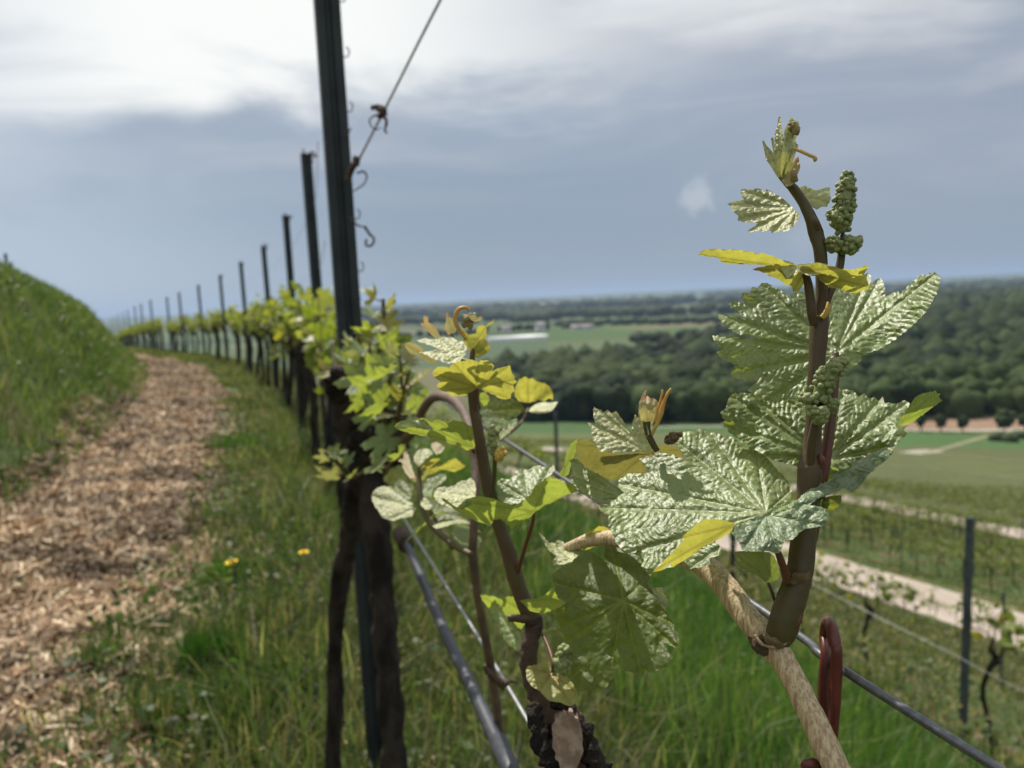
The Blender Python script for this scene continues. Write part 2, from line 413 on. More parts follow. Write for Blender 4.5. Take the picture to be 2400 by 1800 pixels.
# slope of vineyards above the valley floor
vy = ((U_ > 65.5) & (U_ < 240))[..., None]
stripe = (.5 + .5 * np.sin(U_ / 2.0 * 2 * math.pi))[..., None]
k_ = np.clip(1.3 - rr_ / 160, 0, 1)[..., None]
GC = np.where(vy, cl(.085, .100, .040) * (1 - .5 * k_ * stripe) * (.85 + .3 * nB), GC)
def paint(poly, c, zz=-44.0, var=.12):
    global GC
    k = inpoly(gx, gy, field(poly, zz)) & (gy > 0)
    GC = np.where(k[..., None], cl(*c) * (1 - var + 2 * var * nA), GC)
paint([(1180, 935), (1700, 940), (1700, 1030), (1180, 1035)], (.050, .092, .032))
paint([(1640, 764), (2000, 730), (2000, 830), (1640, 830)], (.115, .11, .06))
paint([(1280, 800), (1640, 790), (1640, 822), (1280, 850)], (.075, .10, .045))
paint([(1700, 1075), (2420, 1060), (2500, 1003), (1700, 1003)], (.055, .105, .035))
paint([(1700, 968), (2600, 966), (2600, 996), (1700, 996)], (.22, .150, .105))
paint([(880, 800), (1280, 796), (1300, 850), (880, 860)], (.055, .085, .045))
path_ = ((U_ + .25 * (nA[..., 0] - .5) < -.72) & (U_ > -1.78 + .3 * (nA[..., 0] - .5)) & (T_ < 45))[..., None]
GC = np.where(path_, cl(.17, .115, .07) * (.55 + .9 * nA), GC)
nR, nAg = RR.shape
ii, jj = np.meshgrid(np.arange(nR - 1), np.arange(nAg), indexing='ij'); j2 = (jj + 1) % nAg
quads = np.stack([ii * nAg + jj, (ii + 1) * nAg + jj, (ii + 1) * nAg + j2, ii * nAg + j2], -1).reshape(-1, 4)[:, ::-1]
GV = np.stack([gx, gy, gz], -1).reshape(-1, 3)
ctr = len(GV); GV = np.vstack([GV, [[0, 0, hz(0, 0)]]])
gm, b = newmat('ground_soil_and_crops')
a_ = b.n('ShaderNodeAttribute', attribute_name='Col').outputs[0]; oc = b.n('ShaderNodeTexCoord').outputs['Object']
nn = b.noise(oc, 6, 6, .65); n9 = b.noise(oc, .25, 5, .6)
c_ = b.mix(1.0, a_, b.mix(nn, (.55, .55, .55), (1.45, 1.45, 1.45)), 'MULTIPLY')
c_ = b.mix(1.0, c_, b.mix(n9, (.75, .75, .75), (1.25, 1.25, 1.25)), 'MULTIPLY')
bp = b.n('ShaderNodeBump', ins={'Strength': .8, 'Distance': .03, 'Height': nn})
fin(b, b.n('ShaderNodeBsdfPrincipled', ins={'Base Color': c_, 'Roughness': .9, 'Specular IOR Level': .1, 'Normal': bp.outputs[0]}).outputs[0])
fl = [tuple(q) for q in quads] if False else None
me_col = np.vstack([GC.reshape(-1, 3), [[.1, .1, .05]]])
ground = mk('ground', GV, quads, gm, col=me_col, kind='structure')
# the small disc under the viewpoint
mk('ground_under_vine', np.vstack([GV[:nAg], GV[ctr:]]), [(j, (j + 1) % nAg, nAg) for j in range(nAg)], gm, col=np.vstack([me_col[:nAg], me_col[-1:]]), kind='structure')

# farm roads, each a sheet following the slope
concrete = mat_plain('pale_concrete', (.30, .255, .215), (.36, .31, .265), .6, .85, 0, .4, .01, 8, coord='Object', spec=.15)
def road(name, u0, u1, s0, s1, mat=concrete, step=2.0, lift=.03, wob=0.0):
    s = np.arange(s0, s1, step); V = []
    cu = np.linspace(u0, u1, 7)
    for q in s:
        x, y = rowpt(q, 0.0)
        for i, u in enumerate(cu):
            ed = wob * (mnoise.noise(Vector((q * .35, i * 3.1, u0))) if i in (0, 6) else 0)
            xx, yy = rowpt(q, u + ed); V.append((float(xx), float(yy), 0))
    V = np.array(V); V[:, 2] = height(V[:, 0], V[:, 1], False) + lift
    Fc = [(i * 7 + j, i * 7 + j + 1, (i + 1) * 7 + j + 1, (i + 1) * 7 + j) for i in range(len(s) - 1) for j in range(6)]
    return mk(name, V, Fc, mat, kind='structure')
road('farm_road', 27.8, 32.6, 2, 75, wob=.35)
road('upper_farm_road', 60.8, 64.4, 2, 90, wob=.5)
def strip_road(name, pts, w, mat, zz=None, lift=.12):
    q = spline(pts, 12); d = np.gradient(q, axis=0); d /= np.hypot(*d.T)[:, None]
    V = []
    for p, t in zip(q, d):
        for k in (-.5, 0, .5): V.append((p[0] + t[1] * w * k, p[1] - t[0] * w * k, 0))
    V = np.array(V); V[:, 2] = height(V[:, 0], V[:, 1], False) + lift
    return mk(name, V, [(i * 3 + j, i * 3 + j + 1, i * 3 + j + 4, i * 3 + j + 3) for i in range(len(q) - 1) for j in range(2)], mat, kind='structure')
gravel = mat_plain('pale_gravel', (.30, .285, .24), (.38, .36, .31), .5, .9, spec=.1)
grassy = mat_plain('trodden_grass_track', (.17, .17, .10), (.24, .22, .14), .4, .9, spec=.1)
strip_road('valley_road', field([(1500, 1001), (2000, 999), (2250, 997), (2600, 994)]), 3.2, gravel)
def onslope(px, py):
    """where a sight line meets the slope (marched)"""
    v = P(px, py, 1.0); t = 5.0
    while t < 3000:
        q = v * t
        if q.z < float(height(np.array([q.x]), np.array([q.y]), False)[0]): return (q.x, q.y)
        t *= 1.004
    return (q.x, q.y)
strip_road('field_track', [onslope(2140, 1063), onslope(2200, 1056), onslope(2290, 1030), onslope(2372, 1010), onslope(2480, 1004)], 1.8, grassy)
strip_road('vineyard_track', [onslope(2060, 1061), onslope(2150, 1062), onslope(2400, 1085), onslope(2600, 1105)], 1.1, grassy)
strip_road('grassy_headland', [onslope(1950, 1085), onslope(2150, 1098), onslope(2400, 1125), onslope(2600, 1150)], 1.0, grassy)
strip_road('bare_turning_place', [onslope(2130, 1064), onslope(2160, 1060), onslope(2195, 1058)], 5.0, gravel)

# ------------------------------------------------------------------ woods and trees of the plain
crown_mat = mat_col('tree_foliage', .8, var=.55, scale=.35, spec=.08)
def clumps(P3, size, colr, sub=2, seed=0, squash=.9):
    """lumpy crowns as one array: P3 centres, size radii, colr base colours"""
    bv, bf = {1: ICO1, 2: ICO2, 3: ICO3}[sub]
    n = len(P3); nv = len(bv); g = np.random.default_rng(seed)
    ph = g.uniform(0, 50, (n, 1, 3))
    q = bv[None] * np.array([2.3, 2.3, 2.3]) + ph
    d = 1 + .55 * (vn2(q[..., 0] + q[..., 2] * 1.7, q[..., 1] - q[..., 2], 3) - .5) + .35 * (vn2(q[..., 0] * 3 - q[..., 2] * 2.1, q[..., 1] * 3 + q[..., 2] * 3.3, 4) - .5)
    V = P3[:, None, :] + bv[None] * d[..., None] * size[:, None, None] * np.array([1, 1, squash])
    Fc = (bf[None] + (np.arange(n) * nv)[:, None, None]).reshape(-1, 3)
    C = np.repeat(colr[:, None, :], nv, 1)
    return V.reshape(-1, 3), Fc, C.reshape(-1, 3)
def wood_pts(poly, smin, smax, k, seed, zz=-44.0):
    g = np.random.default_rng(seed); pl = np.array(field(poly, zz)); out = []
    a0, a1 = np.arctan2(pl[:, 0], pl[:, 1]).min(), np.arctan2(pl[:, 0], pl[:, 1]).max()
    r0, r1 = np.hypot(*pl.T).min(), np.hypot(*pl.T).max(); r = r0
    while r < r1:
        sp = min(max(r * k, smin), smax); na = int((a1 - a0) * r / sp) + 1
        a = a0 + (np.arange(na) + g.uniform(0, 1, na)) * sp / r; rj = r + g.uniform(-.5, .5, na) * sp
        out.append(np.stack([rj * np.sin(a), rj * np.cos(a), np.full(na, sp)], 1)); r += sp * .9
    o = np.vstack(out); return o[inpoly(o[:, 0], o[:, 1], [tuple(p) for p in pl])]
def wood(name, poly, smin, smax, k, hh, seed, label, extra=None, sub=2):
    w = wood_pts(poly, smin, smax, k, seed)
    if extra is not None: w = np.vstack([w, extra])
    g = np.random.default_rng(seed + 1); n = len(w)
    z = height(w[:, 0], w[:, 1], False)
    big = fbm2(w[:, 0] / 60, w[:, 1] / 60, seed, 2)
    hgt = hh * (.65 + .5 * big + g.uniform(-.30, .30, n))
    sz = w[:, 2] * g.uniform(.42, .85, n)
    t = np.clip(fbm2(w[:, 0] / 45, w[:, 1] / 45, seed + 5, 2) * 1.6 - .35 + g.normal(0, .22, n), 0, 1)[:, None]
    colr = cl(.008, .018, .006) * (1 - t) + cl(.042, .064, .018) * t
    near = np.hypot(w[:, 0], w[:, 1]) < 620
    parts = []
    for msk, sb in ((near, sub), (~near, 1)):
        if msk.any():
            c3 = np.stack([w[msk, 0], w[msk, 1], z[msk] + hgt[msk] - sz[msk] * .7], 1)
            parts.append(clumps(c3, sz[msk], colr[msk], sb, seed))
            for q_ in range(2 if sb == sub else 0):
                c5 = c3 + g.normal(0, 1, c3.shape) * np.array([3.2, 3.2, 1.6]); parts.append(clumps(c5, sz[msk] * g.uniform(.3, .65, msk.sum()), colr[msk] * g.uniform(.7, 1.4, (msk.sum(), 1)), 1, seed + 7 + q_))
            # undercrowns down to the ground
            c4 = c3.copy(); c4[:, 2] = z[msk] + (hgt[msk]) * .35; c4[:, :2] += g.normal(0, 1.5, (msk.sum(), 2))
            parts.append(clumps(c4, sz[msk] * .95, colr[msk] * .75, 1, seed + 3, 1.3))
    # leafy sprays that roughen the crowns of the nearer trees
    nn = np.nonzero(near)[0]; i = np.repeat(nn, 70); q = g.normal(0, 1, (len(i), 3)); q[:, 2] = np.abs(q[:, 2]) * .9 - .35; q /= np.linalg.norm(q, axis=1)[:, None]
    cen = np.stack([w[i, 0], w[i, 1], z[i] + hgt[i] - sz[i] * .7], 1) + q * (sz[i] * g.uniform(.85, 1.25, len(i)))[:, None]
    a3 = g.normal(0, 1, (len(i), 3)); a3 /= np.linalg.norm(a3, axis=1)[:, None]; b3 = np.cross(a3, q); b3 /= np.linalg.norm(b3, axis=1)[:, None] + 1e-6; ss_ = g.uniform(.35, 1.0, len(i))[:, None]
    fv = np.stack([cen - a3 * ss_, cen + b3 * ss_ * .8, cen + a3 * ss_], 1).reshape(-1, 3)
    parts.append((fv, np.arange(len(fv)).reshape(-1, 3), np.repeat(colr[i] * g.uniform(.6, 1.9, (len(i), 1)), 3, 0)))
    V = []; Fc = []; C = []; o = 0
    for v, f, c in parts: V.append(v); Fc.append(f + o); C.append(c); o += len(v)
    return mk(name, np.vstack(V), np.vstack(Fc), crown_mat, col=np.vstack(C), kind='stuff', label=label, cat='woodland')
wood('wood', [(1130, 975), (1400, 978), (1660, 988), (1900, 972), (2200, 966), (2650, 960), (2700, 702), (2200, 706), (2080, 735), (1900, 790), (1660, 832), (1400, 858), (1150, 880)],
     7.5, 22, .028, 11, 41, 'dark green broadleaf wood filling the valley behind the right hand shoot')
def belt(segs, sp, g):
    o = []
    for (x0, y0, x1, y1, wd) in segs:
        a = G(x0, y0, -44); c = G(x1, y1, -44); L = (c - a).length; n = max(2, int(L / sp * wd))
        t = g.uniform(0, 1, n); q = np.stack([a.x + (c.x - a.x) * t, a.y + (c.y - a.y) * t], 1) + g.normal(0, sp * .8, (n, 2)) * wd
        o.append(np.column_stack([q, np.full(n, sp)]))
    return np.vstack(o)
g_ = np.random.default_rng(5)
bl = belt([(1300, 762, 1480, 757, 2), (1400, 760, 1640, 755, 2.5), (1640, 755, 1760, 750, 2), (1436, 800, 1540, 800, 1.6), (1530, 800, 1640, 788, 1.6), (1640, 788, 1690, 775, 1), (900, 790, 1130, 782, 1.2), (1130, 775, 1300, 770, 1.4)], 12, g_)
bl2 = belt([(880, 760, 1300, 750, 2.5), (1200, 742, 1650, 735, 3), (880, 742, 1250, 737, 3), (1640, 732, 2100, 705, 2), (2000, 698, 2500, 678, 3), (1900, 725, 2300, 700, 2)], 26, g_)
bl3 = belt([(560, 755, 900, 748, 3), (880, 728, 1500, 716, 4), (1500, 716, 2500, 668, 5), (1700, 690, 2500, 662, 4)], 55, g_)
wd = np.vstack([bl, bl2, bl3]); n_ = len(wd)
hh_ = np.clip(wd[:, 2] * .75, 8, 17) * g_.uniform(.7, 1.15, n_); z_ = height(wd[:, 0], wd[:, 1], False)
t_ = g_.uniform(0, 1, n_)[:, None]
v1 = clumps(np.stack([wd[:, 0], wd[:, 1], z_ + hh_ * .45], 1), wd[:, 2] * .6, cl(.020, .034, .015) * (1 - t_) + cl(.045, .06, .025) * t_, 1, 6, .75)
mk('distant_tree_belts', *v1[:2], crown_mat, col=v1[2], kind='stuff', label='far dark belts of trees and hedges crossing the hazy plain', cat='woodland')

def field_tree(px, py, hpx, label, wide=1.0, seed=0):
    p = Vector((*G(px, py, -44)[:2], 0)); d = p.y; p.z = hz(p.x, p.y); h = hpx / F * d
    root = empty('field_tree', p, label, 'tree', 'round trees along the pale valley road')
    tk = MB(); tk.tube([p, p + Vector((.1, 0, h * .35)), p + Vector((.05, .1, h * .6))], [.22, .16, .08], 8); tk.build('trunk', BARK, root)
    g = np.random.default_rng(seed); n = 46
    dirs = g.normal(0, 1, (n, 3)); dirs /= np.linalg.norm(dirs, axis=1)[:, None]
    c = np.array([p.x, p.y, p.z + h * .62]) + dirs * g.uniform(.4, 1, (n, 1)) * np.array([h * .24 * wide, h * .24 * wide, h * .30])
    t = g.uniform(0, 1, (n, 1))
    v = clumps(c, g.uniform(.09, .15, n) * h, cl(.018, .030, .014) * (1 - t) + cl(.04, .06, .024) * t, 2, seed)
    mk('crown', *v[:2], crown_mat, root, col=v[2])
field_tree(2158, 1002, 46, 'narrow dark tree closest to the bright curled leaf tip', .8, 1)
field_tree(2205, 1003, 44, 'low rounded dark tree, second along the valley road from the curled leaf tip', 1.1, 2)
field_tree(2256, 1003, 42, 'lowest round tree on the valley road in front of the bare brown field', 1.1, 3)
field_tree(2355, 1006, 62, 'tallest round dark tree by the valley road near the right edge', 1.2, 4)
field_tree(2402, 1003, 52, 'dark tree cut off by the right edge of the view on the valley road', 1.2, 5)
bp_ = np.array([[*onslope(2330 + i * 13 + g_.uniform(-5, 5), 1028 + g_.uniform(-4, 8)), 0] for i in range(12)]); bp_[:, 2] = height(bp_[:, 0], bp_[:, 1], False) + .8
v = clumps(bp_, g_.uniform(1.2, 2.0, 12), np.tile(cl(.05, .07, .035), (12, 1)), 2, 8, .8)
mk('scrub_hedge', *v[:2], crown_mat, col=v[2], label='low grey green scrub bushes at the end of the green field on the right', cat='hedge')

# ------------------------------------------------------------------ buildings of the plain
white_film = mat_plain('white_greenhouse_film', (.62, .64, .64), (.72, .73, .73), .3, .5)
wallp = mat_plain('white_render', (.60, .60, .58), (.68, .68, .66), .3, .8); roofp = mat_plain('grey_roof', (.22, .20, .19), (.28, .25, .24), .3, .8)
def tunnels():
    a = G(1148, 800, -44); c = G(1284, 792, -44); a.z = c.z = 0; L = (c - a).length; t = (c - a) / L; nrm = Vector((-t.y, t.x, 0))
    z0 = min(hz(a.x, a.y), hz(c.x, c.y))
    root = empty('greenhouse', (a.x, a.y, z0), 'long low white greenhouse lying alone in the green plain left of centre', 'greenhouse')
    for k in range(3):
        m = MB(); V = []; N = 10; w = 8.0; off = nrm * (k * 8.1)
        for q in (0, L):
            for j in range(N + 1):
                an = math.pi * j / N
                p = a + off + t * q + nrm * (w / 2 * (1 - math.cos(an))); V.append((p.x, p.y, z0 + 2.0 + 2.6 * math.sin(an)))
            for s_ in (0, 1):
                p = a + off + t * q + nrm * (w * s_); V.append((p.x, p.y, z0 - .5))
        M = N + 3
        Fc = [(j, j + 1, M + j + 1, M + j) for j in range(N)] + [(0, M, M + N + 1, N + 1), (N, N + 2, M + N + 2, M + N)]
        Fc += [tuple([N + 1] + list(range(0, N + 1)) + [N + 2]), tuple([M + N + 2] + list(range(M + N, M - 1, -1)) + [M + N + 1])]
        m.add(V, Fc); m.build('tunnel', white_film, root)
tunnels()
def house(px, py, w, d, h, label, rot=.2, name='farm_building', wm=None, zz=-44):
    p = G(px, py, zz); x0, y0 = p.x, p.y; z0 = hz(x0, y0) - .5
    root = empty(name, (x0, y0, z0), label, 'building', 'pale buildings on the plain')
    c, s_ = math.cos(rot), math.sin(rot)
    def T(q): return (x0 + q[0] * c - q[1] * s_, y0 + q[0] * s_ + q[1] * c, z0 + q[2])
    m = MB(); e = h * .62
    V = [T(q) for q in [(-w/2,-d/2,0),(w/2,-d/2,0),(w/2,d/2,0),(-w/2,d/2,0),(-w/2,-d/2,e),(w/2,-d/2,e),(w/2,d/2,e),(-w/2,d/2,e),(-w/2,0,h),(w/2,0,h)]]
    m.add(V, [(0,1,5,4),(2,3,7,6),(1,2,6,9,5),(3,0,4,8,7)]); m.build('wall', wm or wallp, root)
    r = MB(); o = .5
    V = [T(q) for q in [(-w/2-o,-d/2-o,e-.25),(w/2+o,-d/2-o,e-.25),(w/2+o,0,h+.15),(-w/2-o,0,h+.15),(w/2+o,d/2+o,e-.25),(-w/2-o,d/2+o,e-.25),
                          (-w/2-o,-d/2-o,e+.1),(w/2+o,-d/2-o,e+.1),(w/2+o,0,h+.5),(-w/2-o,0,h+.5),(w/2+o,d/2+o,e+.1),(-w/2-o,d/2+o,e+.1)]]
    r.add(V, [(0,1,2,3),(3,2,4,5),(6,9,8,7),(9,11,10,8),(0,6,7,1),(1,7,8,2),(2,8,10,4),(4,10,11,5),(5,11,9,3),(3,9,6,0)]); r.build('roof', roofp, root)
    for k in range(max(2, int(w / 4))):
        xx = -w / 2 + (k + .5) * w / max(2, int(w / 4))
        wn = MB(); wn.add([T(q) for q in [(xx-.6,-d/2-.05,1.2),(xx+.6,-d/2-.05,1.2),(xx+.6,-d/2-.05,2.6),(xx-.6,-d/2-.05,2.6),(xx-.6,-d/2+.1,1.2),(xx+.6,-d/2+.1,1.2),(xx+.6,-d/2+.1,2.6),(xx-.6,-d/2+.1,2.6)]], [(0,1,2,3),(0,4,5,1),(1,5,6,2),(2,6,7,3),(3,7,4,0)]); wn.build('window', POSTM, root)
house(1187, 776, 14, 10, 9, 'small white house just above the left half of the white greenhouse', .1)
house(1267, 774, 12, 10, 12, 'bright white house just above the right end of the white greenhouse', .3)
house(1352, 771, 16, 12, 7, 'long pale shed right of the white greenhouse, the left one of a pair', 0)
house(1376, 770, 16, 12, 7, 'long pale shed right of the white greenhouse, the right one of a pair', .1)
house(2206, 689, 45, 30, 16, 'pale building beyond the wood just right of the highest leaf tip', 0)
house(2372, 681, 110, 40, 16, 'long pale hall beyond the wood at the right edge of the plain', 0)
for i, (px, py) in enumerate([(1280, 722), (1300, 721), (1322, 722), (1262, 724)]):
    house(px, py, 60, 40, 26, ['tall pale block in the hazy far town, just left of its middle', 'pale block in the middle of the hazy far town', 'rightmost pale block of the hazy far town', 'leftmost pale block of the hazy far town'][i], .1 * i, 'town_building')
# ------------------------------------------------------------------ grass, straw mulch and weeds
grass_mat = mat_col('grass_blades', .55, trans=.35, tcol=(1.7, 1.9, .9), var=.15, spec=.35)
straw_mat = mat_col('straw_and_chips', .75, var=.25, scale=40, spec=.25)
def blades(name, x, y, h, w, colr, lean=.35, seed=1, mat=None, label=None, cat='grass', curl=1.0):
    g = np.random.default_rng(seed); n = len(x)
    z = height(x, y) - .01
    a = g.uniform(0, 2 * math.pi, n); la = g.uniform(0, 2 * math.pi, n); ll = np.abs(g.normal(0, lean, n)) * h
    dx, dy = np.cos(a) * w / 2, np.sin(a) * w / 2
    lx, ly = np.cos(la) * ll, np.sin(la) * ll
    V = np.zeros((n, 5, 3))
    for i, (t, s) in enumerate(((0, 1), (0, -1), (.55, .8), (.55, -.8), (1, 0))):
        V[:, i, 0] = x + dx * s + lx * t ** 1.8; V[:, i, 1] = y + dy * s + ly * t ** 1.8; V[:, i, 2] = z + h * t * (1 - .25 * curl * t * (ll / h))
    b0 = (np.arange(n) * 5)[:, None]
    T3 = np.concatenate([b0 + np.array([0, 1, 3]), b0 + np.array([0, 3, 2]), b0 + np.array([2, 3, 4])])
    C = np.repeat(colr[:, None, :], 5, 1).reshape(-1, 3)
    return mk(name, V.reshape(-1, 3), T3, mat or grass_mat, col=C, kind='stuff', label=label, cat=cat)
def scatter(n, u0, u1, s0, s1, g, p=1.0):
    """points in row coordinates, denser near the viewpoint"""
    s = s0 + (s1 - s0) * g.uniform(0, 1, n) ** p; u = g.uniform(u0, u1, n)
    x, y = rowpt(s, 0); x, y = rowpt(s, u); return x, y, u, s
def gcol(x, y, g, dry=.12, seed=50, bright=1.0):
    n = len(x); t = np.clip(fbm2(x * .8, y * .8, seed, 3) * 1.8 - .4 + g.normal(0, .2, n), 0, 1)[:, None]
    c = cl(.040, .068, .022) * (1 - t) + cl(.105, .125, .045) * t
    d = (g.uniform(0, 1, n) < dry)[:, None]
    c = np.where(d, cl(.26, .22, .12) * g.uniform(.6, 1.2, (n, 1)), c)
    return c * bright * g.uniform(.75, 1.25, (n, 1))
def vis(x, y, px0=-150, px1=2550):
    q = np.stack([x, y, height(x, y, False)], -1) @ CMn
    px = 1200 + F * q[:, 0] / np.maximum(-q[:, 2], .01)
    return (q[:, 2] < -.3) & (px > px0) & (px < px1)

g = np.random.default_rng(21)
# verge between mulch and vines, and tufts that invade the mulch
x, y, u, s = scatter(150000, -.95, 1.0, 1.0, 26, g, 1.9)
k = vis(x, y) & (g.uniform(0, 1, len(x)) < np.clip((fbm2(x * 1.3, y * 1.3, 60, 3) - .46 + np.clip(u + .66, -.5, .25) * 1.0) * 4, 0, 1))
x, y, s, u = x[k], y[k], s[k], u[k]
ht = (.035 + .11 * g.uniform(0, 1, len(x)) ** 1.5) * (.6 + .9 * fbm2(x * 1.1, y * 1.1, 61, 2)) + np.where(u > -.3, .10 * g.uniform(0, 1, len(x)) ** 2, 0)
blades('verge_grass', x, y, ht, np.clip(.0028 * (1 + s * .35), .003, .02), gcol(x, y, g, .24, 50, .98) * cl(1.0, 1.0, 1.0), .7, 1, label='rough green verge grass between the brown mulch and the vines')
# bright tall grass on the slope under the nearest wire
x, y, u, s = scatter(80000, .7, 3.6, .6, 7, g, 1.4)
k = vis(x, y) & (g.uniform(0, 1, len(x)) < np.clip(1.55 - u * .38 - s * .05 + (fbm2(x * 1.2, y * 1.2, 66, 2) - .5) * 1.6, .12, 1))
x, y, s, u = x[k], y[k], s[k], u[k]
blades('slope_grass', x, y, .08 + .20 * g.uniform(0, 1, len(x)) * np.clip(1.5 - u * .25, .3, 1), .0035 + .0012 * s, gcol(x, y, g, .08, 70, 1.25) * cl(.70, 1.0, .66), .38, 2, label='tall bright green grass on the steep slope below the nearest wire')
x, y, u, s = scatter(12000, -.35, 1.5, .7, 6.5, g, 1.2)
k = vis(x, y) & (g.uniform(0, 1, len(x)) < np.clip((fbm2(x * 1.5, y * 1.5, 91, 3) - .3) * 3.2, .1, 1)); x, y, s, u = x[k], y[k], s[k], u[k]
blades('tall_olive_grass', x, y, .10 + .24 * g.uniform(0, 1, len(x)) ** 1.8, .0034 + .0010 * s, gcol(x, y, g, .20, 92, .95) * cl(.9, 1.03, .95), .55, 12, label='tall olive and straw coloured grass round the black trunks')
# drier slope further down
x, y, u, s = scatter(120000, 2.2, 27.5, 1.5, 46, g, 1.2)
k = vis(x, y, 800) & (g.uniform(0, 1, len(x)) < np.clip((fbm2(x * .7, y * .7, 71, 3) - .30) * 4, .15, 1)); x, y, s, u = x[k], y[k], s[k], u[k]
blades('dry_slope_grass', x, y, .08 + .22 * g.uniform(0, 1, len(x)), .006 + .0016 * s, gcol(x, y, g, .40, 72, .85), .6, 3, label='mixed dry and green grass round the second vine row')
# grass bank on the left, one dense sheet
x, y, u, s = scatter(190000, -7.5, -1.62, 1.5, 48, g, 1.5)
k = vis(x, y) & ((u < -1.72) | (g.uniform(0, 1, len(x)) < .35)); x, y, s, u = x[k], y[k], s[k], u[k]
blades('bank_grass', x, y, (.06 + .17 * g.uniform(0, 1, len(x)) ** 1.3) * (.65 + .8 * fbm2(x * 1.4, y * 1.4, 63, 2)), .004 * (1 + s * .20), gcol(x, y, g, .08, 64, 1.12) * cl(.92, 1.02, .95), .5, 4, label='dense green grass covering the bank left of the path')
# far verges of the near terrace
x, y, u, s = scatter(50000, -1.0, 3.0, 20, 75, g, 1.3)
k = vis(x, y) & (u > -.72); blades('far_verge_grass', x[k], y[k], .08 + .14 * g.uniform(0, 1, k.sum()), .03 + .0006 * s[k], gcol(x[k], y[k], g, .22, 65, 1.0), .5, 5, label='far verge grass along the feet of the distant posts')
# crops of grass between the two farm roads and beyond
x, y, u, s = scatter(80000, 33.0, 60.5, 8, 95, g, 1.0)
k = vis(x, y, 900); blades('vineyard_floor_grass', x[k], y[k], .05 + .12 * g.uniform(0, 1, k.sum()), np.full(k.sum(), .06), gcol(x[k], y[k], g, .22, 73, .85), .5, 6, label='grass growing between the vine rows past the pale road')
# vine rows past the second road, too many and too small to tell apart
U2 = []; 
x, y, u, s = scatter(60000, 66, 136, 10, 160, g, 1.0)
u = np.round(u / 2.0) * 2.0 + g.normal(0, .12, len(u)); x, y = rowpt(s, u); k = vis(x, y, 900)
zt = g.uniform(.5, 1.35, len(x))
def flakes(name, x, y, z, size, colr, seed, mat, label, cat, fol=True):
    g = np.random.default_rng(seed); n = len(x)
    a = g.normal(0, 1, (n, 3)); a /= np.linalg.norm(a, axis=1)[:, None]; q = g.normal(0, 1, (n, 3)); q -= a * (q * a).sum(1)[:, None]; q /= np.linalg.norm(q, axis=1)[:, None]
    p = np.stack([x, y, z], 1); V = np.stack([p - a * size[:, None], p + q * size[:, None] * .7, p + a * size[:, None], p - q * size[:, None] * .7], 1)
    return mk(name, V.reshape(-1, 3), np.arange(n * 4).reshape(-1, 4), mat, col=np.repeat(colr[:, None], 4, 1).reshape(-1, 3), kind='stuff', label=label, cat=cat)
foliage_mat = mat_col('vine_foliage', .5, trans=.45, tcol=(1.55, 1.55, .55), var=.2, spec=.4, scale=20)
flakes('far_vine_rows', x[k], y[k], height(x[k], y[k], False) + zt[k], np.full(k.sum(), .13), cl(.13, .15, .05) * g.uniform(.5, 1.2, (k.sum(), 1)), 4, foliage_mat, 'faint green vine rows beyond the second farm road', 'vines')

x, y, u, s = scatter(42000, -.75, 2.6, .9, 9, g, 1.5)
k = vis(x, y) & (fbm2(x * 2.2, y * 2.2, 95, 3) > .47); x, y = x[k], y[k]; n = len(x); tt = g.uniform(0, 1, (n, 1))
flakes('ground_weeds', x, y, height(x, y) + .01 + .13 * g.uniform(0, 1, n) ** 1.4, g.uniform(.006, .017, n), np.where(tt < .5, cl(.05, .085, .03), np.where(tt < .93, cl(.085, .115, .045), cl(.16, .16, .09))) * g.uniform(.6, 1.3, (n, 1)), 14, grass_mat, 'low broad leaved weeds mixed into the verge grass', 'weeds')
x, y, u, s = scatter(50000, -5.5, -1.75, 2, 34, g, 1.4)
k = vis(x, y) & (fbm2(x * 1.6, y * 1.6, 96, 3) > .52); x, y, s = x[k], y[k], s[k]; n = len(x); tt = g.uniform(0, 1, (n, 1))
flakes('bank_weeds', x, y, height(x, y) + .03 + .17 * g.uniform(0, 1, n), g.uniform(.008, .018, n) * (1 + s * .03), np.where(tt < .6, cl(.05, .09, .03), np.where(tt < .97, cl(.085, .125, .045), cl(.2, .2, .12))) * g.uniform(.6, 1.3, (n, 1)), 15, grass_mat, 'leafy weeds standing in the grass of the left bank', 'weeds')
x, y, u, s = scatter(60000, 3.4, 25.5, 1, 30, g, 1.2)
k = vis(x, y, 1000) & (fbm2(x * .9, y * .9, 97, 3) > .46); x, y, s = x[k], y[k], s[k]; n = len(x); tt = g.uniform(0, 1, (n, 1))
flakes('slope_weeds', x, y, height(x, y) + .03 + .38 * g.uniform(0, 1, n) ** 1.5, g.uniform(.014, .034, n) * (1 + s * .04), np.where(tt < .45, cl(.06, .085, .03), np.where(tt < .75, cl(.11, .12, .05), cl(.20, .16, .09))) * g.uniform(.6, 1.3, (n, 1)), 16, grass_mat, 'brown and olive weeds round the second vine row on the slope', 'weeds')
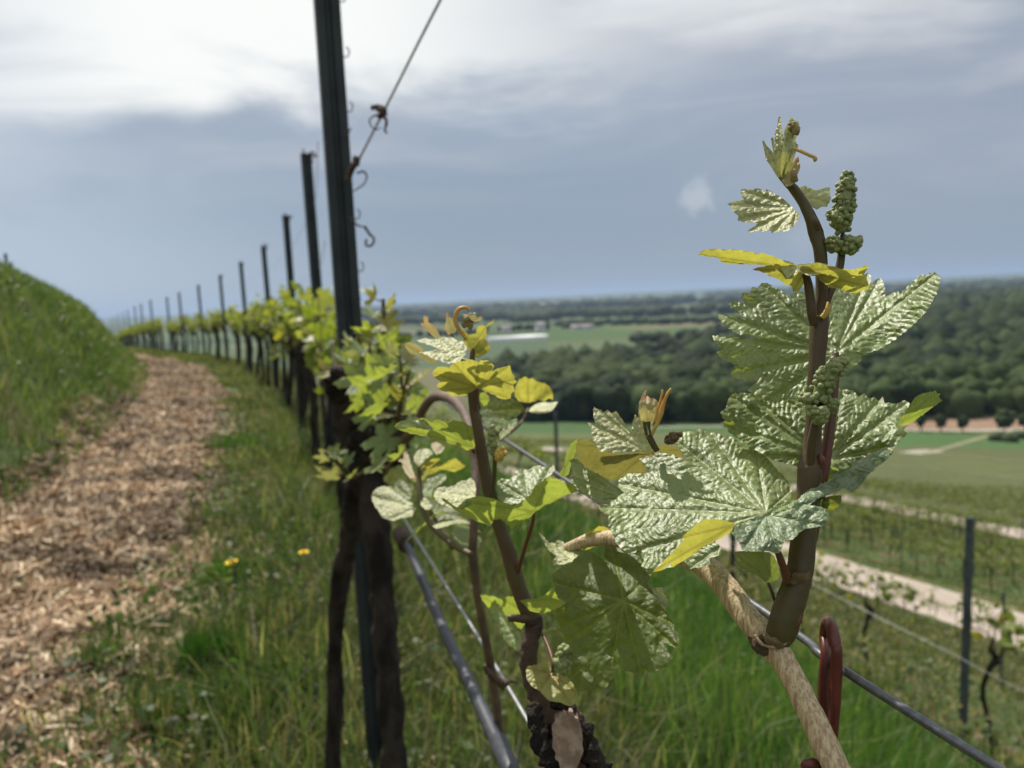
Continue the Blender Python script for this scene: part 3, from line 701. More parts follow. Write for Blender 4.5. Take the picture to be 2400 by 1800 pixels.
# mulch: straw, shredded canes and chips in a thick loose layer
def chips(name, x, y, L, wdt, colr, seed, tilt=.45, lift=.012, label=None, curve=.25):
    g = np.random.default_rng(seed); n = len(x)
    a = g.uniform(0, 2 * math.pi, n); ti = g.normal(0, tilt, n); ro = g.normal(0, .6, n)
    d = np.stack([np.cos(a) * np.cos(ti), np.sin(a) * np.cos(ti), np.sin(ti)], 1)
    sd = np.stack([-np.sin(a) * np.cos(ro), np.cos(a) * np.cos(ro), np.sin(ro)], 1)
    up = np.cross(d, sd)
    p = np.stack([x, y, height(x, y) + lift * g.uniform(0, 2.2, n)], 1)
    V = np.zeros((n, 6, 3)); bend = g.normal(0, curve, n) * L
    for i, t in enumerate((-.5, 0, .5)):
        c = p + d * (L * t)[:, None] + up * (bend * (.25 - t * t) * 1.6)[:, None]
        V[:, 2 * i] = c - sd * (wdt / 2)[:, None]; V[:, 2 * i + 1] = c + sd * (wdt / 2)[:, None]
    b0 = (np.arange(n) * 6)[:, None]
    Q = np.concatenate([b0 + np.array([0, 1, 3, 2]), b0 + np.array([2, 3, 5, 4])])
    return mk(name, V.reshape(-1, 3), Q, straw_mat, col=np.repeat(colr[:, None], 6, 1).reshape(-1, 3), kind='stuff', label=label, cat='mulch')
x, y, u, s = scatter(170000, -1.98, -.42, 1.2, 24, g, 2.0)
edge_ = fbm2(x * 1.2, y * 1.2, 80, 3) * .7 - .35
k = vis(x, y) & (u < -.60 + edge_) & (u > -1.85 + edge_ * .5); x, y, u, s = x[k], y[k], u[k], s[k]
n = len(x); t = g.uniform(0, 1, n)[:, None]
dk = np.clip(fbm2(x * 5, y * 5, 81, 3) * 2.4 - .55, .12, 1)[:, None]
c = np.where(t < .45, cl(.34, .225, .135), np.where(t < .78, cl(.50, .37, .235), cl(.72, .59, .42))) * (.16 + 1.0 * dk) * g.uniform(.6, 1.2, (n, 1))
chips('straw_mulch', x, y, (.022 + .075 * g.uniform(0, 1, n) ** 2) * (1 + s * .08), (.0028 + .0062 * g.uniform(0, 1, n) ** 1.3) * (1 + s * .12), c, 8, label='thick brown straw and shredded cane mulch covering the path')
# loose straw scattered in the verge
x, y, u, s = scatter(9000, -.9, .8, 1.3, 9, g, 1.3); k = vis(x, y) & (fbm2(x * 1.5, y * 1.5, 82, 2) > .42); n = k.sum()
chips('loose_straw', x[k], y[k], g.uniform(.03, .10, n), g.uniform(.003, .006, n), cl(.40, .31, .19) * g.uniform(.4, 1.2, (n, 1)), 9, .3, .02, 'loose dry straw strewn in the green verge')
# lumps under the mulch
x, y, u, s = scatter(5200, -1.8, -.62, 1.2, 22, g, 1.8); k = vis(x, y); x, y, s = x[k], y[k], s[k]; n = len(x)
v = clumps(np.stack([x, y, height(x, y) - .005], 1), g.uniform(.015, .055, n) * (1 + s * .06), cl(.15, .10, .06) * g.uniform(.4, 1.2, (n, 1)), 1, 12, .6)
mk('soil_clods', *v[:2], straw_mat, col=v[2], kind='stuff', label='small brown clods of soil lying in the mulch', cat='soil')
# leafy tufts standing in verge and mulch
def tuft(px, py, zz, n, hgt, spread, colr, label, name='grass_tuft', seed=1, wid=.006, leanv=.5):
    p = G(px, py, zz); g = np.random.default_rng(seed)
    x = p.x + g.normal(0, spread, n); y = p.y + g.normal(0, spread, n)
    o = blades(name, x, y, hgt * g.uniform(.4, 1.1, n), np.full(n, wid), cl(*colr) * g.uniform(.6, 1.3, (n, 1)), leanv, seed, label=label)
    del o['kind']; o['category'] = 'grass tuft'
for i, (px, py, n, hh, sp, cc, lb) in enumerate([
    (500, 1605, 800, .17, .035, (.035, .085, .016), 'dense dark green grass tuft low in the verge below the yellow flower'),
    (420, 1725, 420, .12, .07, (.07, .12, .025), 'pale green tuft on the mulch edge at the bottom left of the verge'),
    (250, 1600, 300, .10, .05, (.06, .11, .025), 'sparse grass tuft growing out of the mulch near the bottom'),
    (305, 1530, 260, .10, .06, (.065, .11, .03), 'small grass tuft in the middle of the lower mulch'),
    (540, 1380, 500, .13, .05, (.075, .14, .022), 'bright green tuft just under the yellow flower'),
    (50, 1420, 120, .06, .03, (.07, .11, .07), 'small grey green seedling in the mulch at the left edge'),
    (140, 1435, 120, .06, .03, (.06, .10, .05), 'small green seedling in the mulch beside the grey green one'),
    (252, 1120, 60, .06, .02, (.09, .16, .02), 'tiny bright green sprout in the middle of the brown path'),
    (560, 1060, 500, .16, .10, (.05, .12, .02), 'wide bright green tuft at the right edge of the path half way up'),
    (620, 1700, 500, .16, .09, (.05, .09, .022), 'broad green tuft near the bottom between mulch and trunks')]):
    tuft(px, py, -1.06, n, hh, sp, cc, lb, seed=100 + i, wid=.006 if i < 7 else .008)
def flower(px, py, zz, r, label):
    p = G(px, py, zz); gz = hz(p.x, p.y); root = empty('dandelion', (p.x, p.y, gz), label, 'flower')
    m = MB(); m.tube([(p.x, p.y, gz), (p.x + .01, p.y, (gz + zz) / 2), (p.x, p.y, zz)], .0025, 6); m.build('stalk', STEM, root)
    m = MB()
    for ring, (k, rr, up) in enumerate(((22, 1, .15), (18, .75, .35), (12, .45, .5))):
        for j in range(k):
            a = 2 * math.pi * (j + .5 * ring) / k; ca, sa = math.cos(a), math.sin(a); q = .09 * r * 1.6
            m.add([(p.x - sa*q*.4, p.y + ca*q*.4, zz), (p.x + sa*q*.4, p.y - ca*q*.4, zz), (p.x + ca*rr*r + sa*q, p.y + sa*rr*r - ca*q, zz + up*r), (p.x + ca*rr*r - sa*q, p.y + sa*rr*r + ca*q, zz + up*r)], [(0, 1, 2, 3)])
    m.build('petals', mat_plain('yellow_petal', (.85, .62, .01), (.85, .68, .02), 40, .6), root)
flower(545, 1320, -.93, .026, 'open yellow dandelion on the right edge of the mulch')
flower(712, 1296, -.88, .018, 'small faded yellow dandelion in the tall grass left of the trunks')
straws = [(318, 1178, -1.03, .07, .014, 'short broad pale chip lying in the middle of the path'), (357, 1328, -1.03, .08, .012, 'pale split chip below the middle of the path'), (495, 1278, -1.03, .07, .010, 'pale straw piece by the right edge of the mulch'),
          (347, 1450, -1.03, .09, .011, 'pale cane piece lying on the lower mulch'), (200, 1510, -1.03, .06, .009, 'thin pale chip near the lower left of the mulch'), (152, 1213, -1.03, .05, .009, 'small pale chip standing in the mulch left of the broad one')]
pale = mat_plain('pale_wood', (.66, .58, .42), (.74, .66, .50), 60, .7)
for i, (px, py, zz, L, w_, lb) in enumerate(straws):
    p = G(px, py, zz); a = .5 + i * .45; m = MB(); d = Vector((math.cos(a), math.sin(a) * .6, .25)).normalized() * L / 2
    m.tube([p - d, p + Vector((0, 0, .004)), p + d], [w_ * .45, w_ * .5, w_ * .3], 6, flat=.4); o = m.build('cane_chip', pale, label=lb, cat='wood chip', group='pale chips on the mulch')

# ------------------------------------------------------------------ vines
def lobed(n=11):
    """flat five-lobed leaf outline, unit size, petiole at the origin"""
    r = [(0, .0), (-.28, -.22), (-.60, -.05), (-.52, .22), (-.78, .48), (-.42, .62), (-.30, .92), (0, 1.12), (.30, .92), (.42, .62), (.78, .48), (.52, .22), (.60, -.05), (.28, -.22)]
    return np.array(r)
LB = lobed()
def leafcloud(P3, size, nrm, g, colr, cup=.25):
    """many small lobed leaves in one mesh"""
    n = len(P3); nrm = nrm / np.linalg.norm(nrm, axis=1)[:, None]
    q = g.normal(0, 1, (n, 3)); q -= nrm * (q * nrm).sum(1)[:, None]; q /= np.linalg.norm(q, axis=1)[:, None]; r = np.cross(nrm, q)
    k = len(LB) + 1; V = np.zeros((n, k, 3)); cup = g.normal(cup, .25, n)
    for i, (a, c) in enumerate(list(LB) + [(0, .42)]):
        rr = a * a + (c - .42) ** 2
        V[:, i] = P3 + (r * a + q * c) * size[:, None] + nrm * (cup * rr * size)[:, None]
    b0 = (np.arange(n) * k)[:, None, None]
    fa = np.array([[i, (i + 1) % len(LB), len(LB)] for i in range(len(LB))])
    return V.reshape(-1, 3), (b0 + fa[None]).reshape(-1, 3), np.repeat(colr[:, None], k, 1).reshape(-1, 3)
def leafcol(n, g):
    t = g.uniform(0, 1, (n, 1)); c = np.where(t < .6, cl(.15, .195, .045), np.where(t < .88, cl(.23, .26, .10), cl(.23, .22, .045)))
    return c * g.uniform(.65, 1.3, (n, 1))
def make_vine(seed, tall=.78, nleaf=80, span=.55, leaf=.042, foll=(.66, 1.02), trunk_r=.028):
    g = np.random.default_rng(seed); root = empty('grapevine', (0, 0, 0), 'grapevine', 'grapevine')
    m = MB(); bx, by = g.normal(0, .05, 2)
    pts = spline([(0, 0, -.12), (bx * .5, by * .5, tall * .3), (bx, by, tall * .65), (bx * .4, by * .6, tall * .9), (0, 0, tall)], 5)
    rr = np.interp(np.linspace(0, 1, len(pts)), [0, .7, .88, 1], [1, .95, 1.5, 1.9]) * trunk_r
    m.tube(pts, rr, 9, rough=.28, seed=seed)
    m.tube([(0, 0, tall), (.05, .03, tall + .05), (.09, .0, tall + .09)], [trunk_r * 1.4, trunk_r * 1.1, .008], 8, rough=.3, seed=seed + 1)
    m.build('trunk', BARK, root)
    m = MB(); spots = []
    for sg in (-1, 1):
        c = spline([(0, 0, tall), (sg * .12, 0, tall + .14), (sg * span * .6, 0, tall + .10), (sg * span, 0, tall - .06)], 6)
        m.tube(c, np.linspace(.008, .005, len(c)), 6)
        for q in c[3::3]:
            hgt = g.uniform(.4, 1.0) * (foll[1] + .1 - q[2]) + .03; tip = q + np.array([g.normal(0, .05), g.normal(0, .05), hgt])
            m.tube([q, (q + tip) / 2 + np.array([.01, .0, 0]), tip], [.004, .003, .002], 5); spots.append((q, tip))
    m.build('cane', STEM_DARK, root)
    sp = np.array([[*a, *t] for a, t in spots]); i = g.integers(0, len(sp), nleaf); t = g.uniform(.1, 1.05, nleaf)[:, None]
    p = sp[i, :3] * (1 - t) + sp[i, 3:] * t + g.normal(0, .035, (nleaf, 3))
    nr = g.normal(0, .8, (nleaf, 3)) + np.array([0, 0, .8])
    v = leafcloud(p, leaf * g.uniform(.5, 1.25, nleaf), nr, g, leafcol(nleaf, g))
    mk('foliage', *v[:2], foliage_mat, root, col=v[2], smooth=False)
    return root
def dup(root, loc, rz, sc=1.0, label=None, group=None):
    r = root.copy(); S.collection.objects.link(r); r.location = loc; r.rotation_euler = (0, 0, rz); r.scale = (sc,) * 3
    for ch in root.children:
        c = ch.copy(); S.collection.objects.link(c); c.parent = r
    tag(r, label, None, group); return r
protos = [make_vine(300 + i, .74 + .03 * (i % 3), 130, .60, .050) for i in range(4)]
protos3 = [make_vine(340 + i, .78, 120, .55, .052, (.66, 1.08), .017) for i in range(3)]
protos2 = [make_vine(320 + i, .80, 150, .50, .062, (.7, 1.25), .024) for i in range(3)]
used = set()
def plant(protoset, x, y, rz, sc, label, group, g, dz=0.0):
    p = protoset[int(g.integers(0, len(protoset)))]; loc = (x, y, hz(x, y) + dz)
    if p.name not in used:
        used.add(p.name); p.location = loc; p.rotation_euler = (0, 0, rz); p.scale = (sc,) * 3; tag(p, label, None, group); return p
    return dup(p, loc, rz, sc, label, group)
g = np.random.default_rng(77)
def rowdir(s):
    x1, y1 = rowpt(s - .5, 0); x2, y2 = rowpt(s + .5, 0); return math.atan2(float(y2 - y1), float(x2 - x1))
s = 3.55; i = 0
while s < 74:
    x, y = rowpt(s, g.normal(0, .04))
    lab = ('leafy vine beside the second post of the near row' if i < 2 else 'leafy vine in the near row standing between the second and fourth posts' if s < 11
           else 'vine of the near row in the long yellow green band behind the path')
    plant(protos, float(x), float(y), rowdir(s) + g.normal(0, .12), g.uniform(.92, 1.1), lab, 'vines of the near row', g)
    s += 1.0 + .1 * g.uniform(); i += 1
for s in np.arange(1.5, 20, 1.05):
    x, y = rowpt(s, 4.65 + g.normal(0, .06)); plant(protos3, float(x), float(y), rowdir(s) + g.normal(0, .2), g.uniform(.8, 1.0), 'thin young vine in the second row on the slope', 'vines of the second row', g)
for s in np.arange(12, 30, 1.3):
    x, y = rowpt(s, 25.2 + g.normal(0, .1)); plant(protos3, float(x), float(y), rowdir(s) + g.normal(0, .2), g.uniform(.95, 1.15), 'vine at the near edge of the pale farm road', 'vines along the near edge of the road', g)
for r, u in enumerate(np.arange(36.4, 59, 3.2)):
    for s in np.arange(17 + r * .7, 60, 1.6):
        x, y = rowpt(s, u + g.normal(0, .08)); plant(protos2, float(x), float(y), rowdir(s) + g.normal(0, .2), g.uniform(1.15, 1.45),
            ('green vine in the first row behind the pale farm road' if r == 0 else 'green vine in the rows between the two farm roads'), 'vines between the two farm roads', g)

# ------------------------------------------------------------------ posts and wires
def make_post(h, w=.05, mat=POSTM, hooks=True, light=POSTG, cat='post'):
    """rolled steel vineyard post: open channel with a rib and side hooks"""
    root = empty('vineyard_post', (0, 0, 0), 'post', cat); m = MB(); t = .0022; d = w * .62
    prof = [(-w/2, 0), (-w/2, d), (-w*.28, d), (-w*.28, d-t*1.5), (-w/2+t, d-t*1.5), (-w/2+t, t), (-w*.12, t), (-w*.06, d*.28), (w*.06, d*.28), (w*.12, t), (w/2-t, t), (w/2-t, d-t*1.5), (w*.28, d-t*1.5), (w*.28, d), (w/2, d), (w/2, 0), (w*.14, 0), (w*.07, d*.28-t), (-w*.07, d*.28-t), (-w*.14, 0)]
    n = len(prof); V = [(a, c, zz) for zz in (-.3, h) for a, c in prof]
    m.add(V, [(i, (i + 1) % n, n + (i + 1) % n, n + i) for i in range(n)])
    m.box((-w/2, .001, h), (w/2, d, h + .002)); m.build('channel', mat, root, smooth=False)
    for k in range(int((h - .45) / .1) if hooks else 0):
        zz = .5 + k * .1; q = MB()
        q.tube([(w/2 - .001, d*.5, zz), (w/2 + .010, d*.5, zz + .002), (w/2 + .013, d*.5, zz + .012), (w/2 + .008, d*.5, zz + .020)], .0016, 5)
        q.build('hook', light, root)
    return root
def put(o, loc, rz, tilt=(0, 0), label=None, group=None):
    o.location = loc; o.rotation_euler = (tilt[0], tilt[1], rz); tag(o, label, None, group)
pn = make_post(2.06, .046, POSTM)
put(pn, (P1.x + .030, P1.y, hz(P1.x, P1.y)), R(18), (0, R(0)), 'tall dark steel post nearest the camera rising out of the top of the picture', 'posts of the near row')
cap = mat_plain('post_end_fitting', (.05, .05, .05), (.12, .10, .08), 60, .7)
pr = make_post(1.93, .054, POSTM, hooks=False)
for i, (q, (px, py, d)) in enumerate(zip(PW, POSTS)):
    o = pr if i == 0 else dup(pr, (0, 0, 0), 0)
    hgt = 1.93; gz = q.z - hgt; hgr = hz(q.x, q.y)
    o.scale = (1, 1, (q.z - hgr) / hgt)
    put(o, (q.x, q.y, hgr), R(25) + .1 * i, (0, R(-.4 + .3 * math.sin(i * 2.1))), ['second post of the near row, just left of the tallest post', 'third post of the near row', 'fourth post of the near row', 'fifth post of the near row', 'sixth post of the near row', 'seventh post of the near row', 'eighth post of the near row', 'ninth post of the near row', 'tenth post of the near row, small above the yellow green band'][i] if i < 9 else 'tiny far post where the near row runs out at the horizon', 'posts of the near row')
    if i < 6:      # crumpled wire ends and dried tendrils caught on the post top
        m = MB(); gg = random.Random(i)
        for k in range(5):
            p0 = Vector((gg.uniform(-.03, .03), gg.uniform(0, .03), 1.90 + gg.uniform(0, .03)))
            m.tube(spline([p0, p0 + Vector((gg.uniform(-.03, .04), gg.uniform(-.02, .02), gg.uniform(-.02, .05))), p0 + Vector((gg.uniform(-.03, .05), gg.uniform(-.03, .03), gg.uniform(-.04, .05)))], 4), .005, 5)
        V = np.concatenate(m.V); mm = mk('wire_knot', V + np.array(WL[pr.name]), m.F, TIEM); mm.location = (0, 0, 0)
        me = mm.data; vv = V.astype(np.float32); me.vertices.foreach_set('co', vv.ravel()); me.update(); mm.parent = o
        for k_ in ('label', 'category', 'group'): 
            if k_ in mm: del mm[k_]
# posts on top of the bank
for i, (px, py, d, lb) in enumerate([(12, 594, 15.5, 'grey post on top of the bank, leftmost and tallest of three'), (25, 614, 19, 'grey post on top of the bank, middle of three'), (37, 632, 23, 'shortest grey post on top of the bank, right of the other two')]):
    q = P(px, py, d); gz = hz(q.x, q.y); o = make_post(q.z - gz, .05, POSTL, False); put(o, (q.x, q.y, gz), R(20), (0, 0), lb, 'posts on the bank top')
# posts of the second row
q = P(2260, 1222, 6.0)
ps = make_post(q.z - hz(q.x, q.y), .058, POSTL, False); put(ps, (q.x + .02, q.y, hz(q.x, q.y)), R(30), (R(-1), R(4.2)), 'thick blue grey post standing alone on the slope at the right', 'posts of the second row')
for px, py, d, lb in [(1300, 968, 12.9, 'dark thin post of the second row seen between the two leafy shoots'), (1716, 1180, 9.2, 'grey post of the second row half hidden under the large leaves'), (2352, 1390, 15.5, 'thin grey post in front of the pale road near the right edge')]:
    q = P(px, py, d); gz = hz(q.x, q.y); o = make_post(q.z - gz, .05, POSTL, False); put(o, (q.x, q.y, gz), R(25), (0, R(.8)), lb, 'posts of the second row')
pf = make_post(1.95, .06, POSTL, False); first = True
for r, u in enumerate(np.arange(36.4, 59, 3.2)):
    for s in np.arange(16 + (r * 1.7) % 4, 54, 4.4):
        x, y = rowpt(s, u); o = pf if first else dup(pf, (0, 0, 0), 0); first = False
        put(o, (float(x), float(y), hz(float(x), float(y))), g.uniform(0, .6), (g.normal(0, .02), g.normal(0, .02)), 'grey post among the green vine rows between the two farm roads', 'posts between the two farm roads')

def wire(name, pts, r, mat, label, group=None, seg=8, sag=0.0, parent=None):
    m = MB(); m.tube(pts, r, seg); return m.build(name, mat, label=label, cat='wire', group=group)
top1 = Vector((P1.x, P1.y, hz(P1.x, P1.y)))
def along(h, s0, s1, u=0.02, step=1.4, zs=0.0):
    o = []
    for s in np.arange(s0, s1, step):
        x, y = rowpt(s, u); o.append((float(x), float(y), float(np.interp(s, ZS_S, ZS_Z)) + h + zs * math.sin(s)))
    return o
wire('training_wire', along(1.62, 3.0, 60), .0014, THINW, 'faint upper training wire running between the post tops of the near row', seg=5)
wire('training_wire', along(1.28, 3.0, 60), .0013, THINW, 'faint middle training wire strung along the near row of posts', seg=5)
wire('training_wire', along(.86, 1.6, 60), .0022, THINW, 'lower training wire hidden in the leaves of the near row', seg=5)
a_ = P(2400, 1622, 5.6); c_ = P(2236, 1535, 6.0); e_ = P(1850, 1340, 7.7)
wire('vine_wire', [tuple(P(2560, 1712, 5.2)), tuple(a_), tuple(c_), tuple(P(2060, 1448, 6.7)), tuple(e_), tuple(P(1300, 1060, 12.8))], .0026, POSTG, 'pale thin wire strung on the second row of vines beside the blue grey post', seg=6)
# ------------------------------------------------------------------ foreground vines: leaf and stem builders
def tps(ctrl):
    c = np.array(ctrl, float); X = c[:, :2] / 200.0; n = len(c)
    def K(a, b_): r = np.sqrt(((a[:, None] - b_[None]) ** 2).sum(-1)) + 1e-9; return r * r * np.log(r)
    A = np.zeros((n + 3, n + 3)); A[:n, :n] = K(X, X) + np.eye(n) * 1e-3; A[:n, n] = 1; A[:n, n+1:] = X; A[n, :n] = 1; A[n+1:, :n] = X.T
    w = np.linalg.lstsq(A, np.concatenate([c[:, 2], np.zeros(3)]), rcond=None)[0]
    def f(p):
        p = np.asarray(p, float) / 200.0
        return K(p, X) @ w[:n] + w[n] + p @ w[n+1:]
    return f
def zz(ox, oy, sc, pts): return [(ox + a / sc, oy + c / sc) + tuple(r) for a, c, *r in pts]
def Z1(p): return zz(1560, 220, 3.16, p)
def Z2(p): return zz(1600, 620, 3.456, p)
def Z3(p): return zz(1300, 880, 2.765, p)
def Z4(p): return zz(1200, 1200, 2.764, p)
def Z5(p): return zz(1700, 1200, 2.766, p)
def Z7(p): return zz(1640, 620, 2.911, p)
def L1(p): return zz(680, 680, 3.352, p)
def Z9(p): return zz(840, 1000, 3.95, p)
def Z10(p): return zz(660, 640, 2.765, p)
def Z11(p): return zz(1660, 1080, 3.95, p)
def leafT(outline, junction, tips, ctrl, mat, side='up', parent=None, step=3.6, teeth=(24, 5), relief=.0010, pleat=17.0, label=None, wavy=.0, name='leaf', seed=0, inv=True):
    """a leaf blade: outline and veins in photo pixels on a curved surface given by depths at a few points"""
    gg = np.random.default_rng(seed + len(outline) * 13)
    if side == 'under' and inv:      # seen from below: the edge higher in view is the nearer one
        dj = ctrl[0][2]; ctrl = [(a, c, 2 * dj - d_) for a, c, d_ in ctrl]
    o = np.array([q[:2] for q in outline], float)
    # resample and cut the small marginal teeth
    pts = []; area = .5 * np.sum(o[:, 0] * np.roll(o[:, 1], -1) - np.roll(o[:, 0], -1) * o[:, 1]); sg = 1 if area > 0 else -1
    acc = 0.0
    for i in range(len(o)):
        a, c = o[i], o[(i + 1) % len(o)]; L = np.hypot(*(c - a)); n = max(1, int(L / 4.0)); t = (c - a) / (L + 1e-9); nr = np.array([t[1], -t[0]]) * sg
        for k in range(n):
            q = a + (c - a) * k / n; ph = (acc / teeth[0]) % 1.0
            saw = (ph / .7 if ph < .7 else (1 - ph) / .3) - .35
            amp = teeth[1] * (.6 + .8 * vn2(acc / teeth[0] * .9, seed * 1.0, 3)) * min(1, k / 2, (n - k) / 2) if n > 3 else 0
            pts.append(q + nr * saw * amp); acc += L / n
    pts = np.array(pts)
    x0, y0 = pts.min(0); x1, y1 = pts.max(0)
    gx_, gy_ = np.meshgrid(np.arange(x0, x1, step), np.arange(y0, y1, step)); gx_ = gx_ + (np.arange(gx_.shape[0]) % 2 * step / 2)[:, None]
    ip = np.stack([gx_.ravel(), gy_.ravel()], 1)
    ip = ip[inpoly(ip[:, 0], ip[:, 1], [tuple(q) for q in pts])]
    def dseg(p, a, c):
        d = c - a; t = np.clip(((p - a) @ d) / (d @ d + 1e-9), 0, 1); return np.hypot(*(p - a - t[:, None] * d).T), t
    def edist(p):
        e = np.full(len(p), 1e9)
        for i in range(len(pts)): e = np.minimum(e, dseg(p, pts[i], pts[(i + 1) % len(pts)])[0])
        return e
    ed = edist(ip); ip = ip[ed > step * .55]
    vs = [Vector(q) for q in np.vstack([pts, ip])]
    r = delaunay_2d_cdt(vs, [], [list(range(len(pts)))], 1, 1e-4)
    v2 = np.array([q[:] for q in r[0]]); tri = np.array([f for f in r[2] if len(f) == 3])
    ed = edist(v2)
    j = np.array(junction, float); D = np.zeros((len(v2), len(tips))); T = np.zeros_like(D); Lg = []
    for i, tp in enumerate(tips):
        tp = np.array(tp[:2], float); D[:, i], T[:, i] = dseg(v2, j, tp); Lg.append(np.hypot(*(tp - j)))
    o1 = np.argsort(D, 1); near = o1[:, 0]; d1 = D[np.arange(len(v2)), near]; t1 = T[np.arange(len(v2)), near]; Lg = np.array(Lg)
    d2 = D[np.arange(len(v2)), o1[:, 1]] if len(tips) > 1 else d1 + 50
    s1 = t1 * Lg[near]
    tpa = np.array([q[:2] for q in tips], float) - j; tn = tpa[near]; rel = v2 - j
    sgn = np.sign(tn[:, 0] * rel[:, 1] - tn[:, 1] * rel[:, 0])
    phs = (s1 - d1 * .85) / pleat + .25 * sgn + 1.5 * (fbm2(v2[:, 0] / 30, v2[:, 1] / 30, 41 + seed, 2) - .5)
    fade = np.clip((d2 - d1) / 10, 0, 1)
    riba = np.abs(np.sin(math.pi * phs))
    wmain = 3.2 * (1 - .5 * t1)
    vein = np.exp(-(d1 / wmain) ** 2) + .6 * fade * np.exp(-(riba / .16) ** 2) * np.clip(d1 / 8, 0, 1)
    h = relief * .55 * (riba ** .7 - .6) * np.clip(d1 / 10, 0, 1) * (.35 + .65 * fade) - relief * 1.1 * np.exp(-(d1 / 7) ** 2)
    nq = (fbm2(v2[:, 0] / 10, v2[:, 1] / 7.0, 31 + seed, 2) - .5) * relief * .85
    wv = wavy * (fbm2(v2[:, 0] / 42, v2[:, 1] / 42, 37 + seed, 2) - .5) * 2 * np.clip(1.2 - ed / 60, .15, 1)
    d = tps(ctrl)(v2)
    if side == 'up': d = d - h - nq + wv
    else: d = d + h + nq + wv
    V = Pn(v2[:, 0], v2[:, 1], d)
    # orient: front face = upper face of the leaf
    a, c, e = V[tri[:, 0]], V[tri[:, 1]], V[tri[:, 2]]
    nn_ = np.cross(c - a, e - a); cen = (a + c + e) / 3; tow = (nn_ * -cen).sum(1)
    flip = tow < 0 if side == 'up' else tow > 0
    tri[flip] = tri[flip][:, ::-1]
    return mk(name, V, tri, mat, parent, attrs={'vein': np.clip(vein, 0, 1), 'edge': np.clip(1 - ed / 32, 0, 1), 'quilt': V}, label=label)
def stemT(name, pts, mat, parent, seg=12, rough=.05, label=None, n=8, flat=1.0, bumps=None):
    q = spline(pts, n); m = MB()
    V = Pn(q[:, 0], q[:, 1], q[:, 2]); rad = q[:, 3] * q[:, 2] / F / 2
    m.tube([tuple(v) for v in V], list(rad), seg, rough=rough, flat=flat, seed=len(pts), nf=70)
    return m.build(name, mat, parent, label=label)
def budcluster(name, pts, parent, mat=BERRY, br=5.5, seed=0, n=150, label=None):
    """young flower cluster: tight little buds round an axis (px, py, depth, half width px)"""
    q = spline(pts, 6); g = np.random.default_rng(seed); m = MB(); L = len(q)
    for k in range(n):
        t = g.uniform(0, L - 1.001); i = int(t); f = t - i; a = q[i] * (1 - f) + q[i + 1] * f
        an = g.uniform(0, 2 * math.pi); w = a[3] * g.uniform(.72, 1.0)
        c = P(a[0] + math.cos(an) * w, a[1] + g.uniform(-3, 3), a[2]) + CM.to_3x3() @ Vector((0, 0, math.sin(an) * w * a[2] / F))
        r = br * g.uniform(.75, 1.2) * a[2] / F; bv, bf = ICO2
        lum = 1 + .22 * (vn2(bv[:, 0] * 3 + k, bv[:, 1] * 3 + bv[:, 2] * 2, 5) - .5)
        m.add(np.array(c) + bv * lum[:, None] * r, bf.tolist())
    core = [tuple(P(a[0], a[1], a[2])) for a in q]; m.tube(core, [a[3] * .75 * a[2] / F for a in q], 10)
    return m.build(name, mat, parent, label=label)

# =================================================================== the vine in focus
hb = P(1960, 1900, .27); hero = empty('grapevine', (hb.x, hb.y, hb.z), 'young shoot with big glossy leaves in sharp focus at the right', 'grapevine')
CANE = mat_plain('tan_cane_bark', (.44, .33, .185), (.26, .18, .10), 10, .62, bump=.6, bdist=.0010, bscale=55, stretch=(1, 1, 1))
def cane_material():
    m, b = newmat('tan_striped_cane')
    co = b.n('ShaderNodeTexCoord').outputs['Object']
    # fibres run along the cane: stretch the noise along its two main directions
    rot = b.n('ShaderNodeMapping', ins={'Vector': co, 'Rotation': (0, R(-25), 0), 'Scale': (900, 700, 28)})
    f = b.noise(rot.outputs[0], 1.0, 3, .6)
    sp = b.noise(co, 1500, 3, .6); big = b.noise(co, 60, 3, .6)
    c = b.mix(b.ss(f, .3, .7), (.30, .205, .11), (.60, .49, .31))
    c = b.mix(b.m('MULTIPLY', b.ss(sp, .60, .70), b.ss(big, .40, .60)), c, (.05, .03, .02))
    bp = b.n('ShaderNodeBump', ins={'Strength': .7, 'Distance': .0009, 'Height': f})
    fin(b, b.n('ShaderNodeBsdfPrincipled', ins={'Base Color': c, 'Roughness': .55, 'Normal': bp.outputs[0], 'Specular IOR Level': .4}).outputs[0]); return m
CANES = cane_material()
cane = stemT('cane', [(1330, 1285, .40, 26), (1400, 1262, .385, 34), (1500, 1272, .36, 42), (1580, 1290, .34, 50), (1650, 1325, .325, 54), (1705, 1382, .312, 57), (1750, 1445, .302, 58), (1790, 1492, .297, 66),
      (1812, 1515, .294, 66), (1840, 1555, .290, 58), (1880, 1630, .284, 58), (1920, 1715, .278, 60), (1962, 1805, .272, 62), (2010, 1900, .268, 64)], CANES, hero, 20, .05, n=7)
stemT('node_bark', [(1768, 1484, .298, 34), (1782, 1502, .2955, 52), (1794, 1516, .2935, 50), (1803, 1528, .2935, 30)], mat_plain('dark_node_bark', (.10, .065, .042), (.045, .03, .022), 200, .8, bump=.8, bdist=.001, bscale=500), cane, 16, .10)
stemT('bud_scale', [(1768, 1490, .2925, 10), (1790, 1512, .2895, 8), (1822, 1516, .288, 7), (1850, 1502, .288, 6), (1866, 1482, .290, 4)], mat_plain('dry_bud_scale', (.42, .33, .22), (.24, .17, .10), 300, .8), cane, 6, .3)
